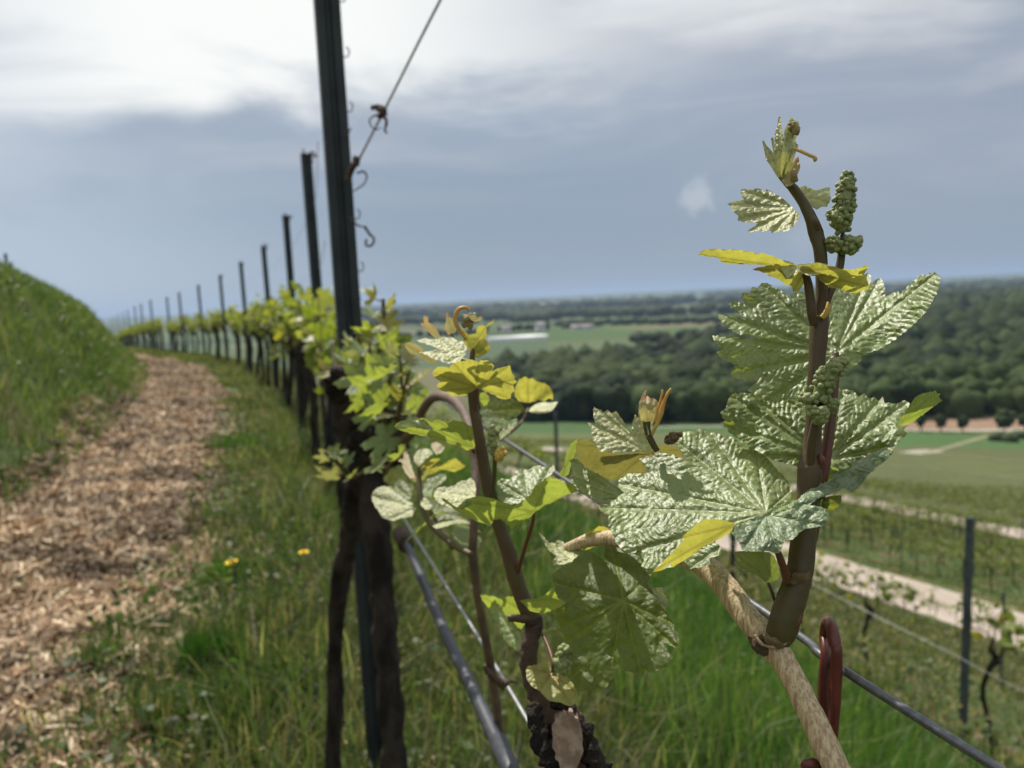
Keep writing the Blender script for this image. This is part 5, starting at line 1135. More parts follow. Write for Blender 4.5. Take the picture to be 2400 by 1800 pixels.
sh2 = stemT('shoot', [(1246, 1450, .43, 46), (1236, 1425, .43, 44), (1218, 1385, .43, 38), (1205, 1345, .43, 38), (1190, 1290, .43, 36), (1172, 1240, .43, 32), (1160, 1200, .43, 31), (1146, 1150, .43, 32), (1136, 1100, .43, 29), (1128, 1050, .43, 27), (1119, 1000, .43, 25), (1110, 950, .43, 24), (1108, 905, .43, 22), (1107, 865, .43, 15), (1107, 830, .43, 12), (1108, 815, .431, 8)], STEM_DARK, mid, 14, .04)
stemT('petiole', [(1212, 1345, .428, 12), (1222, 1310, .422, 10), (1236, 1265, .415, 9), (1248, 1225, .408, 9), (1252, 1200, .405, 7)], STEM_RED, sh2, 8, .03)
stemT('petiole', [(1112, 975, .430, 12), (1116, 940, .426, 11), (1119, 910, .424, 9)], STEM_RED, sh2, 8, .03)
stemT('petiole', [(1110, 1060, .432, 8), (1108, 1056, .425, 8), (1112, 1050, .424, 6)], STEM_RED, sh2, 8, .03)
stemT('stalk', [(1150, 1165, .425, 12), (1158, 1120, .422, 11), (1160, 1070, .42, 10), (1156, 1040, .42, 8)], STEM, sh2, 8, .03)
budcluster('flower_cluster', [(1160, 1065, .418, 8), (1152, 1040, .418, 13), (1156, 1015, .418, 11), (1156, 1003, .418, 6)], sh2, BERRY, 6, 21, 46)
budcluster('flower_cluster', [(1166, 1078, .415, 7), (1172, 1065, .415, 11), (1174, 1055, .415, 8)], sh2, ORANGE, 6, 22, 24)
leafT(L1([(1115,650),(1135,625),(1160,602),(1210,600),(1252,612),(1262,590),(1290,575),(1330,560),(1372,555),(1400,542),(1435,548),(1480,565),(1500,550),(1562,555),(1602,598),(1582,640),(1640,612),(1700,600),(1725,588),(1742,650),(1768,680),(1762,700),(1782,720),(1752,745),(1762,790),(1735,815),(1732,852),(1690,858),(1650,852),(1600,820),(1520,790),(1470,765),(1440,790),(1420,802),(1370,828),(1330,832),(1270,832),(1240,805),(1190,790),(1150,750),(1180,715),(1140,690)]), L1([(1462,768)])[0],
      L1([(1120,650),(1290,578),(1480,565),(1725,592),(1770,700),(1730,850),(1200,790)]), [(1116,908,.4235),(1015,875,.412),(1065,850,.407),(1120,845,.405),(1195,860,.408),(1210,895,.412),(1195,932,.426),(1045,920,.428)], LEAF_YELLOW, 'under', sh2, 3.4, (17, 3.5), .0008, 16, label='fan shaped yellow leaf glowing against the light', seed=40, inv=False)
leafT(L1([(990,395),(1030,388),(1060,375),(1110,388),(1150,385),(1200,362),(1235,375),(1272,370),(1310,395),(1345,400),(1392,430),(1388,480),(1380,502),(1345,540),(1332,572),(1280,572),(1222,575),(1190,560),(1110,530),(1040,495),(1000,488),(1100,478),(1180,470),(1120,440),(1060,420)]), L1([(1370,505)])[0], L1([(1000,395),(1200,365),(1000,490),(1240,572)]), [(1088,830,.428),(975,800,.440),(1040,790,.445),(985,826,.425),(1050,850,.415)], LEAF_DOWNY, 'up', sh2, 3.4, (15, 3), .0013, 15, label='pale pleated leaf above the fan shaped yellow one', seed=41)
leafT(L1([(900,420),(930,408),(960,412),(1000,432),(1042,452),(1052,490),(1085,510),(1122,532),(1150,560),(1140,585),(1080,562),(1040,540),(1000,512),(950,505),(925,475),(905,450)]), L1([(1150,580)])[0], L1([(905,425),(940,500)]), [(950,808,.45),(1020,850,.44),(965,830,.44)], LEAF_PINK, 'under', sh2, 4, (14, 2), .0008, seed=42)
leafT(L1([(1020,262),(1050,255),(1045,215),(1060,200),(1085,215),(1085,250),(1120,270),(1150,310),(1180,360),(1190,400),(1150,385),(1100,340),(1060,300)]), L1([(1190,400)])[0], L1([(1030,262),(1065,205)]), [(985,758,.46),(1002,742,.46),(1035,798,.45)], LEAF_PINK, 'under', sh2, 4, (14, 2), .0006, seed=43)
leafT(L1([(820,1075),(835,1050),(862,1032),(905,1025),(955,1000),(975,1030),(1040,1003),(1090,1028),(1110,1040),(1155,1012),(1185,1025),(1240,1052),(1280,1020),(1320,1028),(1372,1035),(1400,1060),(1432,1072),(1440,1150),(1448,1252),(1420,1245),(1390,1262),(1320,1230),(1250,1202),(1160,1175),(1080,1150),(980,1132),(900,1112),(850,1095)]), L1([(1435,1235)])[0], L1([(830,1075),(960,1005),(1160,1020),(1370,1040)]),
      [(1110,1052,.424),(925,1003,.426),(970,980,.414),(1080,985,.408),(1105,1000,.410),(1000,1022,.424)], LEAF_YOUNG, 'under', sh2, 3.4, (24, 3), .0007, 17, wavy=.001, label='bright yellow green leaf reaching left from the middle shoot', seed=44, inv=False)
leafT(L1([(822,1076),(862,1030),(905,1022),(958,998),(1040,1002),(1082,1040),(1130,1108),(1060,1095),(1010,1085),(940,1075),(900,1090),(850,1094)]), L1([(1125,1105)])[0], L1([(830,1075),(1000,1005)]), [(926,1002,.4105),(968,978,.4135),(1015,1008,.4095),(950,1005,.4100)], LEAF_BIG, 'up', sh2, 3.4, (16, 2.5), .0009, seed=45, inv=False)
leafT(Z9([(760,660),(800,665),(830,690),(900,740),(960,770),(1010,740),(1060,720),(1000,680),(1060,650),(1150,648),(1250,665),(1330,700),(1440,735),(1520,700),(1600,620),(1640,550),(1700,510),(1760,458),(1800,480),(1870,490),(1890,520),(1960,515),(2010,545),(2065,578),(2000,610),(1900,640),(1820,690),(1720,730),(1640,785),(1600,830),(1520,870),(1425,945),(1380,905),(1310,850),(1250,870),(1225,915),(1140,890),(1060,860),(980,830),(930,790),(870,750)]), Z9([(1625,785)])[0],
      Z9([(770,665),(1010,685),(1770,465),(2060,580),(1425,940),(1220,910)]), [(1251,1199,.404),(1035,1168,.405),(1120,1180,.404),(1125,1227,.416),(1200,1238,.420),(1290,1120,.384),(1360,1147,.395),(1230,1178,.400)], LEAF_YOUNG, 'under', sh2, 3.4, (30, 2.5), .0007, 19, wavy=.0015, label='long bright yellow leaf across the middle shoot', seed=46, inv=False)
leafT(Z9([(1290,500),(1330,478),(1400,490),(1440,440),(1475,400),(1530,390),(1570,405),(1630,365),(1680,360),(1720,375),(1760,348),(1812,350),(1818,400),(1790,440),(1740,480),(1690,520),(1640,580),(1580,640),(1500,700),(1420,720),(1330,695),(1290,650),(1280,580)]), Z9([(1580,690)])[0], Z9([(1290,510),(1530,395),(1800,355),(1290,640)]), [(1235,1175,.415),(1170,1130,.432),(1230,1098,.445),(1295,1092,.445),(1180,1170,.42)], LEAF_BIG, 'up', sh2, 3.4, (18, 4), .0016, 14, wavy=.002, label='bumpy silvery leaf behind the long yellow one', seed=47)
leafT(Z9([(700,590),(760,560),(840,560),(900,540),(950,500),(1000,500),(1040,470),(1080,520),(1090,580),(1080,650),(1000,670),(940,720),(900,760),(820,740),(740,700),(700,650)]), Z9([(1090,660)])[0], Z9([(710,600),(950,505),(820,735)]), [(1017,1150,.50),(1100,1125,.51),(1110,1160,.49),(1060,1190,.48)], LEAF_DOWNY, 'up', sh2, 4, (16, 4), .0014, 14, seed=48)
# tip of the middle shoot
tp2 = leafT(L1([(1380,440),(1355,380),(1350,320),(1365,310),(1400,350),(1460,340),(1470,290),(1500,275),(1540,280),(1590,240),(1606,222),(1590,260),(1545,290),(1540,340),(1548,360),(1530,380),(1490,400),(1450,460),(1410,470)]), L1([(1420,465)])[0], L1([(1360,320),(1540,285),(1540,360)]), [(1104,818,.43),(1085,775,.432),(1130,765,.43),(1140,780,.425)], LEAF_YELLOW, 'under', sh2, 3, (16, 2), .0008, 12, name='unfolding_leaf', seed=49)
stemT('tendril', L1([(1375,380,.428,8),(1340,330,.427,9),(1310,280,.426,10),(1296,230,.426,11),(1305,180,.426,11),(1335,145,.426,10),(1380,138,.426,9),(1412,160,.426,7)]), ORANGE, sh2, 8, .04)
budcluster('folded_tip', L1([(1385,290,.424,9),(1395,250,.424,13),(1410,210,.424,11),(1440,200,.424,5)]), tp2, LEAF_PINK, 6, 30, 30)
leafT(L1([(1400,200),(1450,190),(1470,215),(1505,205),(1500,235),(1455,250),(1420,235)]), L1([(1405,240)])[0], L1([(1500,210)]), [(1100,745,.42),(1130,740,.422),(1115,755,.42)], LEAF_PINK, 'under', sh2, 3, (10, 2), .0005, name='unfolding_leaf', seed=50)
leafT(L1([(1440,470),(1480,400),(1530,385),(1565,420),(1575,460),(1540,500),(1480,535),(1440,520)]), L1([(1435,520)])[0], L1([(1560,420),(1500,530)]), [(1112,825,.432),(1148,810,.445),(1125,838,.435)], LEAF_YELLOW, 'under', sh2, 3.4, (13, 3), .0008, seed=51)
leafT(L1([(1210,300),(1225,240),(1225,180),(1240,180),(1245,210),(1290,225),(1310,280),(1300,330),(1270,350),(1240,350)]), L1([(1270,355)])[0], L1([(1232,185),(1300,250)]), [(1045,770,.47),(1050,735,.47),(1070,760,.465)], LEAF_PINK, 'under', sh2, 4, (14, 1), .0006, name='unfolding_leaf', seed=52)
stemT('petiole', L1([(1270,350,.467,9),(1265,420,.46,10),(1300,520,.45,10),(1400,560,.44,8)]), STEM, sh2, 8, .03)
# lower leaves of the middle vine
leafT(Z4([(90,1020),(100,1000),(160,990),(212,968),(245,985),(262,1040),(310,1045),(352,1062),(402,1110),(410,1150),(427,1180),(412,1240),(378,1258),(342,1250),(320,1235),(280,1230),(240,1222),(205,1190),(180,1158),(130,1132),(110,1105),(95,1080)]), Z4([(262,1042)])[0], Z4([(100,1020),(420,1180),(380,1255),(180,1155)]), [(1295,1577,.402),(1236,1569,.405),(1270,1552,.408),(1350,1640,.375),(1290,1640,.385)], LEAF_YELLOW, 'up', mid, 3.6, (15, 3), .0009, 15, label='small olive yellow leaf just above the sawn face', seed=53)
stemT('petiole', Z4([(190,780,.425,6),(230,860,.415,8),(262,960,.405,9),(262,1042,.402,6)]), STEM_RED, mid, 8)
budcluster('flower_cluster', Z4([(320,1010,.40,18),(330,960,.40,20),(345,905,.40,14),(355,880,.40,9)]), mid, BERRY, 9, 31, 34)
leafT(Z4([(-60,560),(20,540),(70,600),(90,700),(60,760),(20,740),(-20,690),(-60,640)]), (1240, 1440), [(1180,1405),(1185,1450)], [(1180,1405,.47),(1230,1420,.46),(1225,1470,.45)], LEAF_YOUNG, 'under', mid, 4, (20, 4), .0008, seed=54)
leafT([(1150,1400),(1175,1420),(1200,1450),(1222,1490),(1225,1530),(1195,1515),(1170,1480),(1150,1440)], (1225, 1525), [(1152,1405),(1215,1480)], [(1150,1405,.50),(1222,1500,.47),(1180,1500,.48)], LEAF_BIG, 'up', mid, 4, (20, 3), .001, seed=55)
leafT([(1125,1395),(1160,1398),(1200,1420),(1230,1432),(1236,1462),(1210,1470),(1170,1440),(1140,1420)], (1236, 1460), [(1130,1398),(1215,1430)], [(1125,1397,.49),(1230,1435,.46),(1190,1455,.46)], LEAF_YOUNG, 'under', mid, 4, (20, 3), .0008, seed=56)
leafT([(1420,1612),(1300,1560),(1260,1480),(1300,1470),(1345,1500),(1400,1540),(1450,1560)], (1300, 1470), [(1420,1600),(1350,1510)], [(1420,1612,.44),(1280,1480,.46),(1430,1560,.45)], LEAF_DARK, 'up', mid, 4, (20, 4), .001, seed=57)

# generic modelled leaf for things further off
def gleaf(center, size, nrm, up, mat, parent, seed=0, name='leaf', cup=.25):
    g = np.random.default_rng(seed); n = Vector(nrm).normalized(); u = Vector(up); u = (u - n * u.dot(n)).normalized(); r = u.cross(n)
    A_ = 60; Rg = 7; V = [(0, 0, 0)]; vein = [1.0]; edge = [0.0]
    tipsA = [90, 38, 142, -12, 192]; tl_ = [1.0, .88, .88, .62, .62]
    for i in range(1, Rg + 1):
        for j in range(A_):
            a = -70 + 320 * j / (A_ - 1); ar = 0.5
            dmin = min(abs(a - t) for t in tipsA); rad = .50
            for t, l in zip(tipsA, tl_): rad = max(rad, l * max(0, 1 - (abs(a - t) / 40) ** 1.5))
            rad = max(rad, .48) * (1 + .07 * (j % 3 - 1)) if i == Rg else max(rad, .48)
            q = i / Rg * rad; an = R(a)
            z = cup * q * q * g.choice([1]) - .05 * math.cos(R(a * 6.9)) * q + .10 * math.sin(R(a) * 2 + seed) * q * q
            V.append((q * math.cos(an), q * math.sin(an), z)); vein.append(math.exp(-(dmin / 4 * (.3 + q)) ** 2)); edge.append(max(0, (i / Rg - .6) / .4))
    Fc = [(0, 1 + j, 2 + j) for j in range(A_ - 1)] + [(1 + (i - 1) * A_ + j, 1 + i * A_ + j, 1 + i * A_ + j + 1, 1 + (i - 1) * A_ + j + 1) for i in range(1, Rg) for j in range(A_ - 1)]
    Vw = np.array([tuple(Vector(center) + (r * v[0] + u * v[1] + n * v[2]) * size) for v in V])
    return mk(name, Vw, Fc, mat, parent, attrs={'vein': vein, 'edge': edge, 'quilt': Vw})
def side_shoot(parent, base, tip, d0, d1, nl, size, seed, mats, w=14, lean=.6):
    g = np.random.default_rng(seed)
    mpt = ((base[0] + tip[0]) / 2 + g.normal(0, 8), (base[1] + tip[1]) / 2)
    st = stemT('shoot', [(*base, d0, w), (*mpt, (d0 + d1) / 2, w * .8), (*tip, d1, w * .5)], STEM_DARK, parent, 8, .06)
    a, c = P(*base, d0), P(*tip, d1)
    for k in range(nl):
        t = (k + .8) / nl; p = a.lerp(c, t); sd = 1 if k % 2 else -1
        ang = g.uniform(-.6, .6); out = Vector((sd * math.cos(ang), g.normal(0, .6), g.uniform(-.1, .6))).normalized()
        sz = size * (1.15 - .6 * t) * g.uniform(.8, 1.2)
        p2 = p + out * sz * .5
        m = MB(); m.tube([p, (p + p2) / 2 + Vector((0, 0, -.002)), p2], .0011, 6); m.build('petiole', STEM_RED, st)
        gleaf(p2, sz, Vector((g.normal(0, .6) + sd * .3, g.normal(-.1, .7), .8)), out + Vector((0, 0, .3)), mats[int(g.integers(0, len(mats)))], st, seed * 20 + k, cup=g.uniform(-.1, .45))
    return st

# =================================================================== the old black vine at the tallest post
ob = P(928, 1800, 1.12); gz = hz(ob.x, ob.y); old = empty('grapevine', (ob.x, ob.y, gz), 'old black twisted vine with knobbly heads standing against the tallest post', 'grapevine')
tr = stemT('trunk', [(958, 2300, 1.12, 66), (938, 1950, 1.12, 62), (926, 1800, 1.12, 58), (918, 1680, 1.13, 56), (910, 1560, 1.14, 58), (900, 1450, 1.15, 58), (892, 1350, 1.16, 56), (884, 1250, 1.17, 60), (876, 1170, 1.18, 72), (862, 1100, 1.19, 96), (842, 1030, 1.2, 98), (822, 960, 1.2, 84), (812, 910, 1.2, 78), (808, 885, 1.2, 70), (806, 872, 1.2, 40)], BARK, old, 18, .16)
stemT('trunk_head', [(840, 1040, 1.17, 60), (880, 1020, 1.15, 90), (905, 1000, 1.14, 104), (920, 975, 1.13, 84), (922, 955, 1.13, 44)], BARK, tr, 16, .25)
stemT('trunk_head', [(800, 930, 1.18, 50), (786, 900, 1.17, 62), (780, 880, 1.17, 40)], BARK, tr, 14, .3)
stemT('trunk_head', [(840, 900, 1.19, 50), (852, 880, 1.18, 46), (868, 868, 1.18, 30)], BARK, tr, 14, .3)
stemT('trunk_head', [(860, 1060, 1.16, 50), (900, 1060, 1.14, 74), (940, 1045, 1.13, 56), (958, 1040, 1.13, 30)], BARK, tr, 14, .3)
stemT('trunk', [(776, 1900, 1.55, 40), (786, 1640, 1.52, 38), (784, 1540, 1.5, 36), (790, 1440, 1.48, 40), (798, 1360, 1.46, 44), (816, 1280, 1.43, 46), (830, 1210, 1.4, 50), (838, 1140, 1.36, 54), (842, 1090, 1.32, 50)], BARK, old, 14, .15)
YM = [LEAF_YOUNG, LEAF_YOUNG, LEAF_YELLOW, LEAF_DOWNY]
side_shoot(old, (868, 880), (898, 700), 1.15, 1.12, 9, .036, 3, YM, 16)
side_shoot(old, (800, 900), (780, 800), 1.2, 1.25, 3, .030, 4, YM, 10)
side_shoot(old, (900, 990), (925, 850), 1.05, .95, 7, .034, 5, YM, 14)
side_shoot(old, (845, 880), (838, 780), 1.15, 1.12, 4, .03, 14, YM, 10)
side_shoot(old, (820, 1120), (760, 1060), 1.12, 1.05, 4, .028, 6, [LEAF_YOUNG, LEAF_DOWNY], 16)
side_shoot(old, (830, 1120), (900, 1075), 1.08, 1.0, 3, .020, 7, [LEAF_YOUNG], 8)
side_shoot(old, (940, 1050), (960, 870), 1.0, .9, 7, .032, 8, YM, 12)
YO = [LEAF_YOUNG, LEAF_YOUNG, LEAF_OLIVE, LEAF_DOWNY]
gleaf(P(905, 935, 1.0), .050, (.1, -.5, .8), (.2, 0, 1), LEAF_YOUNG, old, 400)
gleaf(P(882, 905, 1.02), .046, (-.5, .6, .7), (-.3, 0, 1), LEAF_YOUNG, old, 401)
side_shoot(old, (880, 960), (868, 800), 1.08, 1.05, 6, .036, 22, YO, 10)
side_shoot(old, (940, 960), (935, 820), .95, .9, 5, .034, 23, YO, 9)
side_shoot(old, (905, 1110), (960, 1060), .9, .8, 3, .026, 26, [LEAF_YOUNG, LEAF_DARK], 8)
stemT('trunk_head', [(790, 905, 1.16, 46), (806, 880, 1.15, 52), (822, 872, 1.15, 34)], BARK, tr, 12, .35)
# arching cane from the old head towards the camera, with its own shoots
arch = stemT('cane', [(940, 1040, 1.0, 24), (972, 1005, .9, 24), (990, 962, .84, 23), (1012, 934, .79, 23), (1042, 929, .74, 23), (1070, 944, .69, 23), (1093, 980, .64, 22), (1106, 1030, .60, 22), (1114, 1090, .585, 21), (1116, 1160, .57, 20), (1110, 1240, .565, 20), (1108, 1300, .57, 21), (1120, 1400, .59, 20), (1140, 1510, .62, 20), (1155, 1590, .65, 22), (1168, 1690, .68, 21), (1180, 1790, .71, 20), (1192, 1900, .74, 20)], mat_plain('brown_cane_bark', (.15, .105, .07), (.09, .06, .045), 40, .75, bump=.5, bdist=.001, bscale=200), old, 12, .07)
for q in [[(1135, 1560, .63, 10), (1150, 1580, .63, 18), (1165, 1592, .63, 16), (1180, 1602, .63, 20), (1196, 1596, .63, 8), (1215, 1604, .63, 3)], [(1148, 1556, .635, 8), (1160, 1590, .63, 14), (1172, 1608, .63, 8), (1182, 1618, .63, 5)]]:
    stemT('dry_tie', q, TIEM, arch, 8, .3)
side_shoot(old, (1062, 1285), (985, 1140), .62, .66, 2, .026, 9, [LEAF_DOWNY, LEAF_YOUNG], 13)
low = stemT('shoot', [(1105, 1300, .56, 14), (1068, 1280, .575, 16), (1030, 1250, .59, 15), (1000, 1215, .6, 14), (985, 1160, .61, 13), (982, 1110, .62, 12), (990, 1070, .62, 9)], STEM_DARK, old, 10, .05)
leafT(Z9([(120,650),(135,600),(180,565),(240,550),(300,555),(340,590),(380,640),(440,680),(500,700),(510,740),(540,760),(512,790),(500,830),(440,840),(380,850),(330,872),(270,860),(220,840),(190,790),(150,730)]), Z9([(540,750)])[0], Z9([(125,650),(250,555),(300,865)]), [(975,1190,.62),(872,1165,.645),(905,1142,.655),(915,1215,.62)], LEAF_DOWNY, 'up', low, 4, (16, 4), .0020, 17, wavy=.003, label='pale wrinkled leaf hanging just right of the black trunk', seed=60)
leafT(Z9([(680,915),(760,890),(850,870),(930,855),(1000,870),(1060,910),(1100,950),(1140,980),(1080,960),(1020,900),(960,895),(880,900),(800,925),(720,945)]), Z9([(900,1090)])[0], Z9([(685,920),(1130,975)]), [(1012,1232,.58),(1075,1217,.59),(1128,1247,.58),(1080,1230,.57)], LEAF_DOWNY, 'up', low, 4, (16, 2), .0012, 14, seed=61)
leafT(Z9([(900,1090),(870,1020),(870,930),(930,900),(1010,905),(1050,960),(1100,1000),(1140,1040),(1120,1100),(1090,1140),(1000,1165),(950,1150)]), Z9([(890,1090)])[0], Z9([(900,910),(1130,1050),(1000,1160)]), [(1068,1275,.575),(1060,1230,.60),(1125,1265,.60),(1095,1292,.57)], LEAF_YOUNG, 'up', low, 4, (20, 3), .0010, 16, seed=62)
for i, (ol, jn, tps_, dd_, mt, sd) in enumerate([
    ([(380,480),(440,520),(500,530),(510,600),(480,680),(400,660),(340,600),(330,540)], (520,690), [(340,560),(430,500)], .66, LEAF_DARK, 'up'),
    ([(600,560),(640,480),(700,470),(760,440),(810,440),(815,480),(760,530),(700,570),(660,650),(600,690),(570,640)], (570,690), [(800,450),(650,490)], .63, LEAF_YOUNG, 'up'),
    ([(500,490),(560,450),(640,430),(700,425),(705,450),(640,470),(560,520),(510,525)], (560,560), [(700,430),(505,500)], .60, LEAF_DOWNY, 'under'),
    ([(700,380),(780,340),(850,310),(900,290),(930,320),(990,365),(940,400),(880,420),(820,400),(760,400),(660,440),(600,430),(640,390)], (600,430), [(985,365),(900,295)], .60, LEAF_YELLOW, 'under'),
    ([(510,280),(540,230),(600,200),(660,210),(690,240),(640,290),(600,330),(560,370),(520,330)], (560,400), [(600,205),(685,240)], .61, LEAF_DOWNY, 'up'),
    ([(600,350),(660,310),(730,290),(765,300),(720,330),(680,370),(620,390),(570,400)], (560,400), [(760,298)], .59, LEAF_YELLOW, 'under'),
    ([(670,160),(720,140),(760,160),(800,190),(770,240),(720,260),(690,220)], (640,350), [(680,160),(795,190)], .62, LEAF_PINK, 'up'),
    ([(400,330),(370,320),(380,300),(420,300),(415,240),(440,228),(465,260),(480,340),(500,400),(530,480),(480,480),(430,420)], (540,540), [(440,235),(375,315)], .64, LEAF_PINK, 'up'),
    ([(570,660),(640,640),(720,700),(700,760),(620,770),(580,730)], (570,730), [(715,710),(640,650)], .60, LEAF_DOWNY, 'up'),
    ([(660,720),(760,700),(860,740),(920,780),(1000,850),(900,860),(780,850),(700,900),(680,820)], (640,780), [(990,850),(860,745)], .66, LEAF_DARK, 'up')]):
    ol = Z9(ol); cx_ = sum(q[0] for q in ol) / len(ol); cy_ = sum(q[1] for q in ol) / len(ol)
    leafT(ol, Z9([jn])[0], Z9(tps_), [(cx_ - 25, cy_ - 20, dd_ + .012), (cx_ + 25, cy_ - 18, dd_ + .008), (cx_, cy_ + 25, dd_ - .01)], mt, sd, low, 4, (15, 3), .0011, 14, wavy=.002, seed=70 + i)
# blurred leaves on the arching cane to the right of the middle shoot
leafT(L1([(1760,800),(1780,740),(1800,700),(1850,680),(1880,700),(1900,690),(1940,720),(2000,730),(2040,760),(2060,800),(2065,860),(2030,850),(2000,875),(1950,860),(1880,885),(1830,880),(1790,870)]), L1([(1870,930)])[0], L1([(1770,800),(1870,690),(2050,800)]), [(1238,960,.60),(1215,900,.62),(1290,925,.62),(1250,925,.61)], LEAF_YELLOW, 'under', arch, 4, (18, 4), .0016, 17, wavy=.006, label='olive yellow blurred leaf right of the fan shaped one', seed=90)
leafT(L1([(1870,950),(1920,900),(1980,880),(2050,885),(2105,875),(2080,920),(2040,960),(1960,970),(1900,965)]), L1([(1870,930)])[0], L1([(2100,880),(1950,965)]), [(1238,958,.60),(1308,942,.60),(1270,965,.585)], LEAF_DOWNY, 'up', arch, 4, (18, 2), .0014, seed=91)
leafT(L1([(1490,880),(1560,850),(1640,860),(1720,850),(1780,880),(1850,930),(1800,980),(1720,1010),(1640,1010),(1560,990),(1500,960)]), L1([(1500,960)])[0], L1([(1840,930),(1700,1000)]), [(1125,945,.56),(1230,955,.58),(1170,975,.56)], LEAF_DARK, 'up', arch, 4, (22, 5), .0010, seed=92)
leafT(L1([(1490,940),(1540,930),(1600,960),(1680,1010),(1720,1040),(1780,1005),(1785,1020),(1740,1060),(1690,1090),(1620,1090),(1560,1050),(1510,1020)]), L1([(1500,1000)])[0], L1([(1780,1010),(1620,1080)]), [(1128,965,.52),(1210,985,.54),(1165,1000,.52)], LEAF_BIG, 'up', arch, 4, (16, 4), .0012, seed=93)
leafT(L1([(1490,810),(1530,800),(1565,840),(1550,900),(1520,910),(1490,870)]), L1([(1490,850)])[0], L1([(1560,850)]), [(1128,925,.50),(1145,935,.50),(1135,945,.49)], LEAF_YOUNG, 'under', arch, 4, (14, 3), .0008, seed=94)
leafT(L1([(1640,1100),(1700,1060),(1760,1030),(1780,1040),(1740,1100),(1690,1150),(1650,1180)]), L1([(1640,1160)])[0], L1([(1775,1035)]), [(1170,1010,.52),(1208,990,.53),(1175,1025,.51)], LEAF_DARK, 'up', arch, 4, (14, 3), .0008, seed=95)
stemT('petiole', L1([(1650,1180,.55,5),(1800,1060,.57,6),(1870,930,.60,5)]), STEM_RED, arch, 8)

# =================================================================== wires, hose and clip in the foreground
w0 = P(1184, 1032, .78); w1 = P(1852, 1475, .335); w2 = P(1931, 1540, .300); w3 = P(2206, 1717, .262); w4 = P(2336, 1800, .248); w5 = P(2700, 2030, .215)
far_ = P(975, 900, 1.5); q = spline([tuple(far_), tuple(w0), tuple(P(1500, 1240, .49)), tuple(w1), tuple(w2), tuple(w3), tuple(w4), tuple(w5)], 5)
wire('coated_wire', [tuple(v) for v in q], .00165, WIREM, 'grey coated wire running through the red brown clip to the bottom right corner', seg=14)
hroot = empty('drip_hose', P(950, 1265, 1.25), 'thick grey drip hose hanging from the black trunk down to the bottom of the picture', 'hose')
m = MB(); hq = spline([tuple(P(942, 1258, 1.30)), tuple(P(968, 1310, 1.17)), tuple(P(1040, 1475, .90)), tuple(P(1100, 1600, .76)), tuple(P(1160, 1728, .66)), tuple(P(1215, 1850, .58)), tuple(P(1300, 2050, .50))], 8); m.tube([tuple(v) for v in hq], .0060, 18); m.build('hose', HOSEM, hroot)
m = MB(); m.tube([tuple(P(1166, 1735, .652)), tuple(P(1192, 1795, .612)), tuple(P(1230, 1880, .565))], .0071, 18); m.build('sleeve', HOSEM, hroot)
m = MB(); m.tube([tuple(P(938, 1250, 1.31)), tuple(P(952, 1278, 1.25))], .013, 16); m.build('coupling', TIEM, hroot)
wire('slack_wire', [tuple(v) for v in spline([tuple(P(930, 1190, 1.35)), tuple(P(952, 1225, 1.28)), tuple(P(1040, 1365, 1.02)), tuple(P(1128, 1505, .85)), tuple(P(1262, 1732, .66)), tuple(P(1400, 1960, .55))], 5)], .0016, THINW, 'thin straight wire running just right of the thick grey hose', seg=8)
wroot = wire('overhead_wire', [tuple(v) for v in spline([tuple(P(815, 425, 1.52)), tuple(P(905, 250, 1.30)), tuple(P(1000, 62, 1.12)), tuple(P(1100, -130, .98))], 6)], .0019, THINW, 'thin wire slanting up from the tallest post to the top of the picture', seg=8)
def curl(name, pts, w, label, mat=TIEM):
    q = spline(pts, 5); m = MB(); V = Pn(q[:, 0], q[:, 1], q[:, 2]); m.tube([tuple(v) for v in V], list(np.linspace(w, w * .6, len(V)) * q[:, 2] / F / 2), 7, rough=.25, nf=60)
    return m
def clump_tendril(label, strands):
    m = MB(); V = []; Fc = []
    for pts, w in strands:
        c = curl('x', pts, w, ''); m.add(np.concatenate(c.V), c.F)
    return m.build('dried_tendril', TIEM, label=label, cat='dried tendril', group='dried tendrils on wire and post')
clump_tendril('black dried tendril knotted half way up the slanting overhead wire', [([(872,252,1.33),(888,250,1.32),(902,255,1.31),(905,270,1.31)], 12), ([(885,252,1.31),(895,262,1.30),(890,275,1.31),(900,270,1.32)], 16), ([(898,270,1.31),(906,285,1.31),(902,305,1.31),(907,312,1.31)], 8), ([(885,268,1.31),(868,278,1.31),(868,292,1.31),(880,304,1.31),(895,298,1.31)], 4)])
clump_tendril('brown dried tendril bunched where the overhead wire meets the tallest post', [([(838,372,1.44),(830,385,1.45),(822,405,1.46),(812,420,1.46)], 18), ([(838,380,1.44),(826,392,1.45),(818,400,1.45),(812,428,1.45)], 14), ([(838,405,1.45),(852,402,1.44),(860,415,1.44),(852,432,1.44),(828,448,1.45)], 5)])
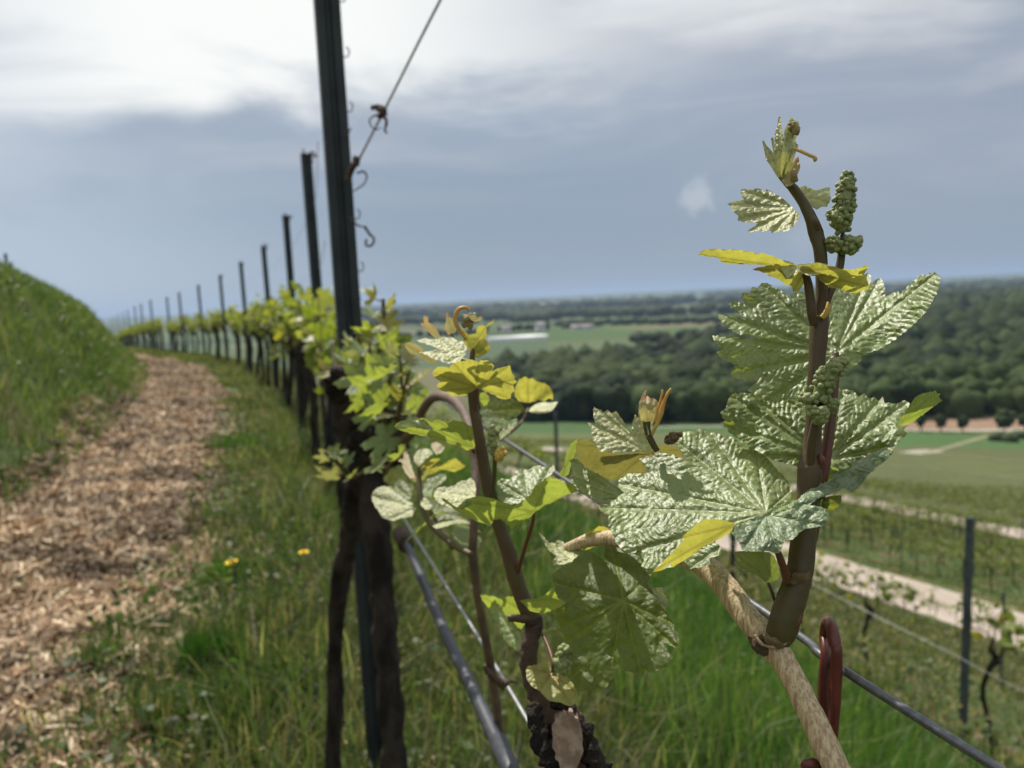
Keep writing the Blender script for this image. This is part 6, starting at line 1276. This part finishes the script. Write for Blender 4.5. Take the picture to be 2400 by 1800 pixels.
clump_tendril('pale hooked tendril hanging off the right side of the tallest post', [([(822,510,1.5),(838,528,1.49),(852,532,1.49),(862,545,1.48)], 5), ([(855,530,1.48),(866,548,1.48),(877,560,1.48),(872,574,1.48),(858,575,1.48),(858,560,1.48)], 7)])
clump_tendril('small dark tendril on the post above the bunched brown one', [([(808,310,1.5),(814,318,1.5),(820,305,1.5),(823,300,1.5)], 5)])
# plastic clip over the wire
cl0 = P(1948, 1545, .292); clip = empty('wire_clip', cl0, 'red brown plastic clip hooked over the coated wire at the lower right', 'clip')
def bar(name, pts, seg=14):
    q = spline(pts, 8); V = Pn(q[:, 0], q[:, 1], q[:, 2]); m = MB(); m.tube([tuple(v) for v in V], list(q[:, 3] * q[:, 2] / F / 2), seg, flat=1.0)
    return m.build(name, CLIPM, clip)
bar('hood', [(1935, 1560, .302, 20), (1933, 1510, .304, 24), (1934, 1478, .303, 25), (1940, 1457, .299, 25), (1948, 1470, .294, 27), (1955, 1500, .291, 30), (1960, 1525, .289, 24)])
bar('front_bar', [(1961, 1512, .2885, 24), (1961, 1530, .288, 27), (1961, 1570, .288, 27), (1959, 1630, .288, 26), (1954, 1700, .289, 24), (1951, 1760, .290, 22), (1950, 1800, .291, 18)])
bar('back_bar', [(1928, 1480, .305, 12), (1934, 1530, .2985, 22), (1931, 1600, .297, 26), (1931, 1660, .296, 27), (1938, 1710, .295, 26), (1945, 1770, .294, 24), (1948, 1820, .294, 20)])
bar('rib', [(1949, 1530, .2895, 5), (1946, 1580, .289, 5), (1945, 1640, .289, 5), (1945, 1690, .290, 4)])
bar('foot', [(1888, 1800, .275, 26), (1894, 1792, .274, 28), (1906, 1790, .275, 26), (1916, 1800, .277, 24), (1930, 1830, .285, 20)])
# ------------------------------------------------------------------ the hazy air
m, b = newmat('hazy_air')
pv_ = b.n('ShaderNodeVolumePrincipled', ins={'Color': (.36, .47, .70, 1), 'Density': 0.9e-4, 'Anisotropy': .2})
o_ = b.n('ShaderNodeOutputMaterial'); b.link(pv_.outputs[0], o_.inputs['Volume'])
hb_ = MB(); hb_.box((-60500, -60500, -60), (60500, 60500, 170)); hb_.build('haze', m, kind='stuff', label='thin bluish haze lying over the whole plain', cat='haze')
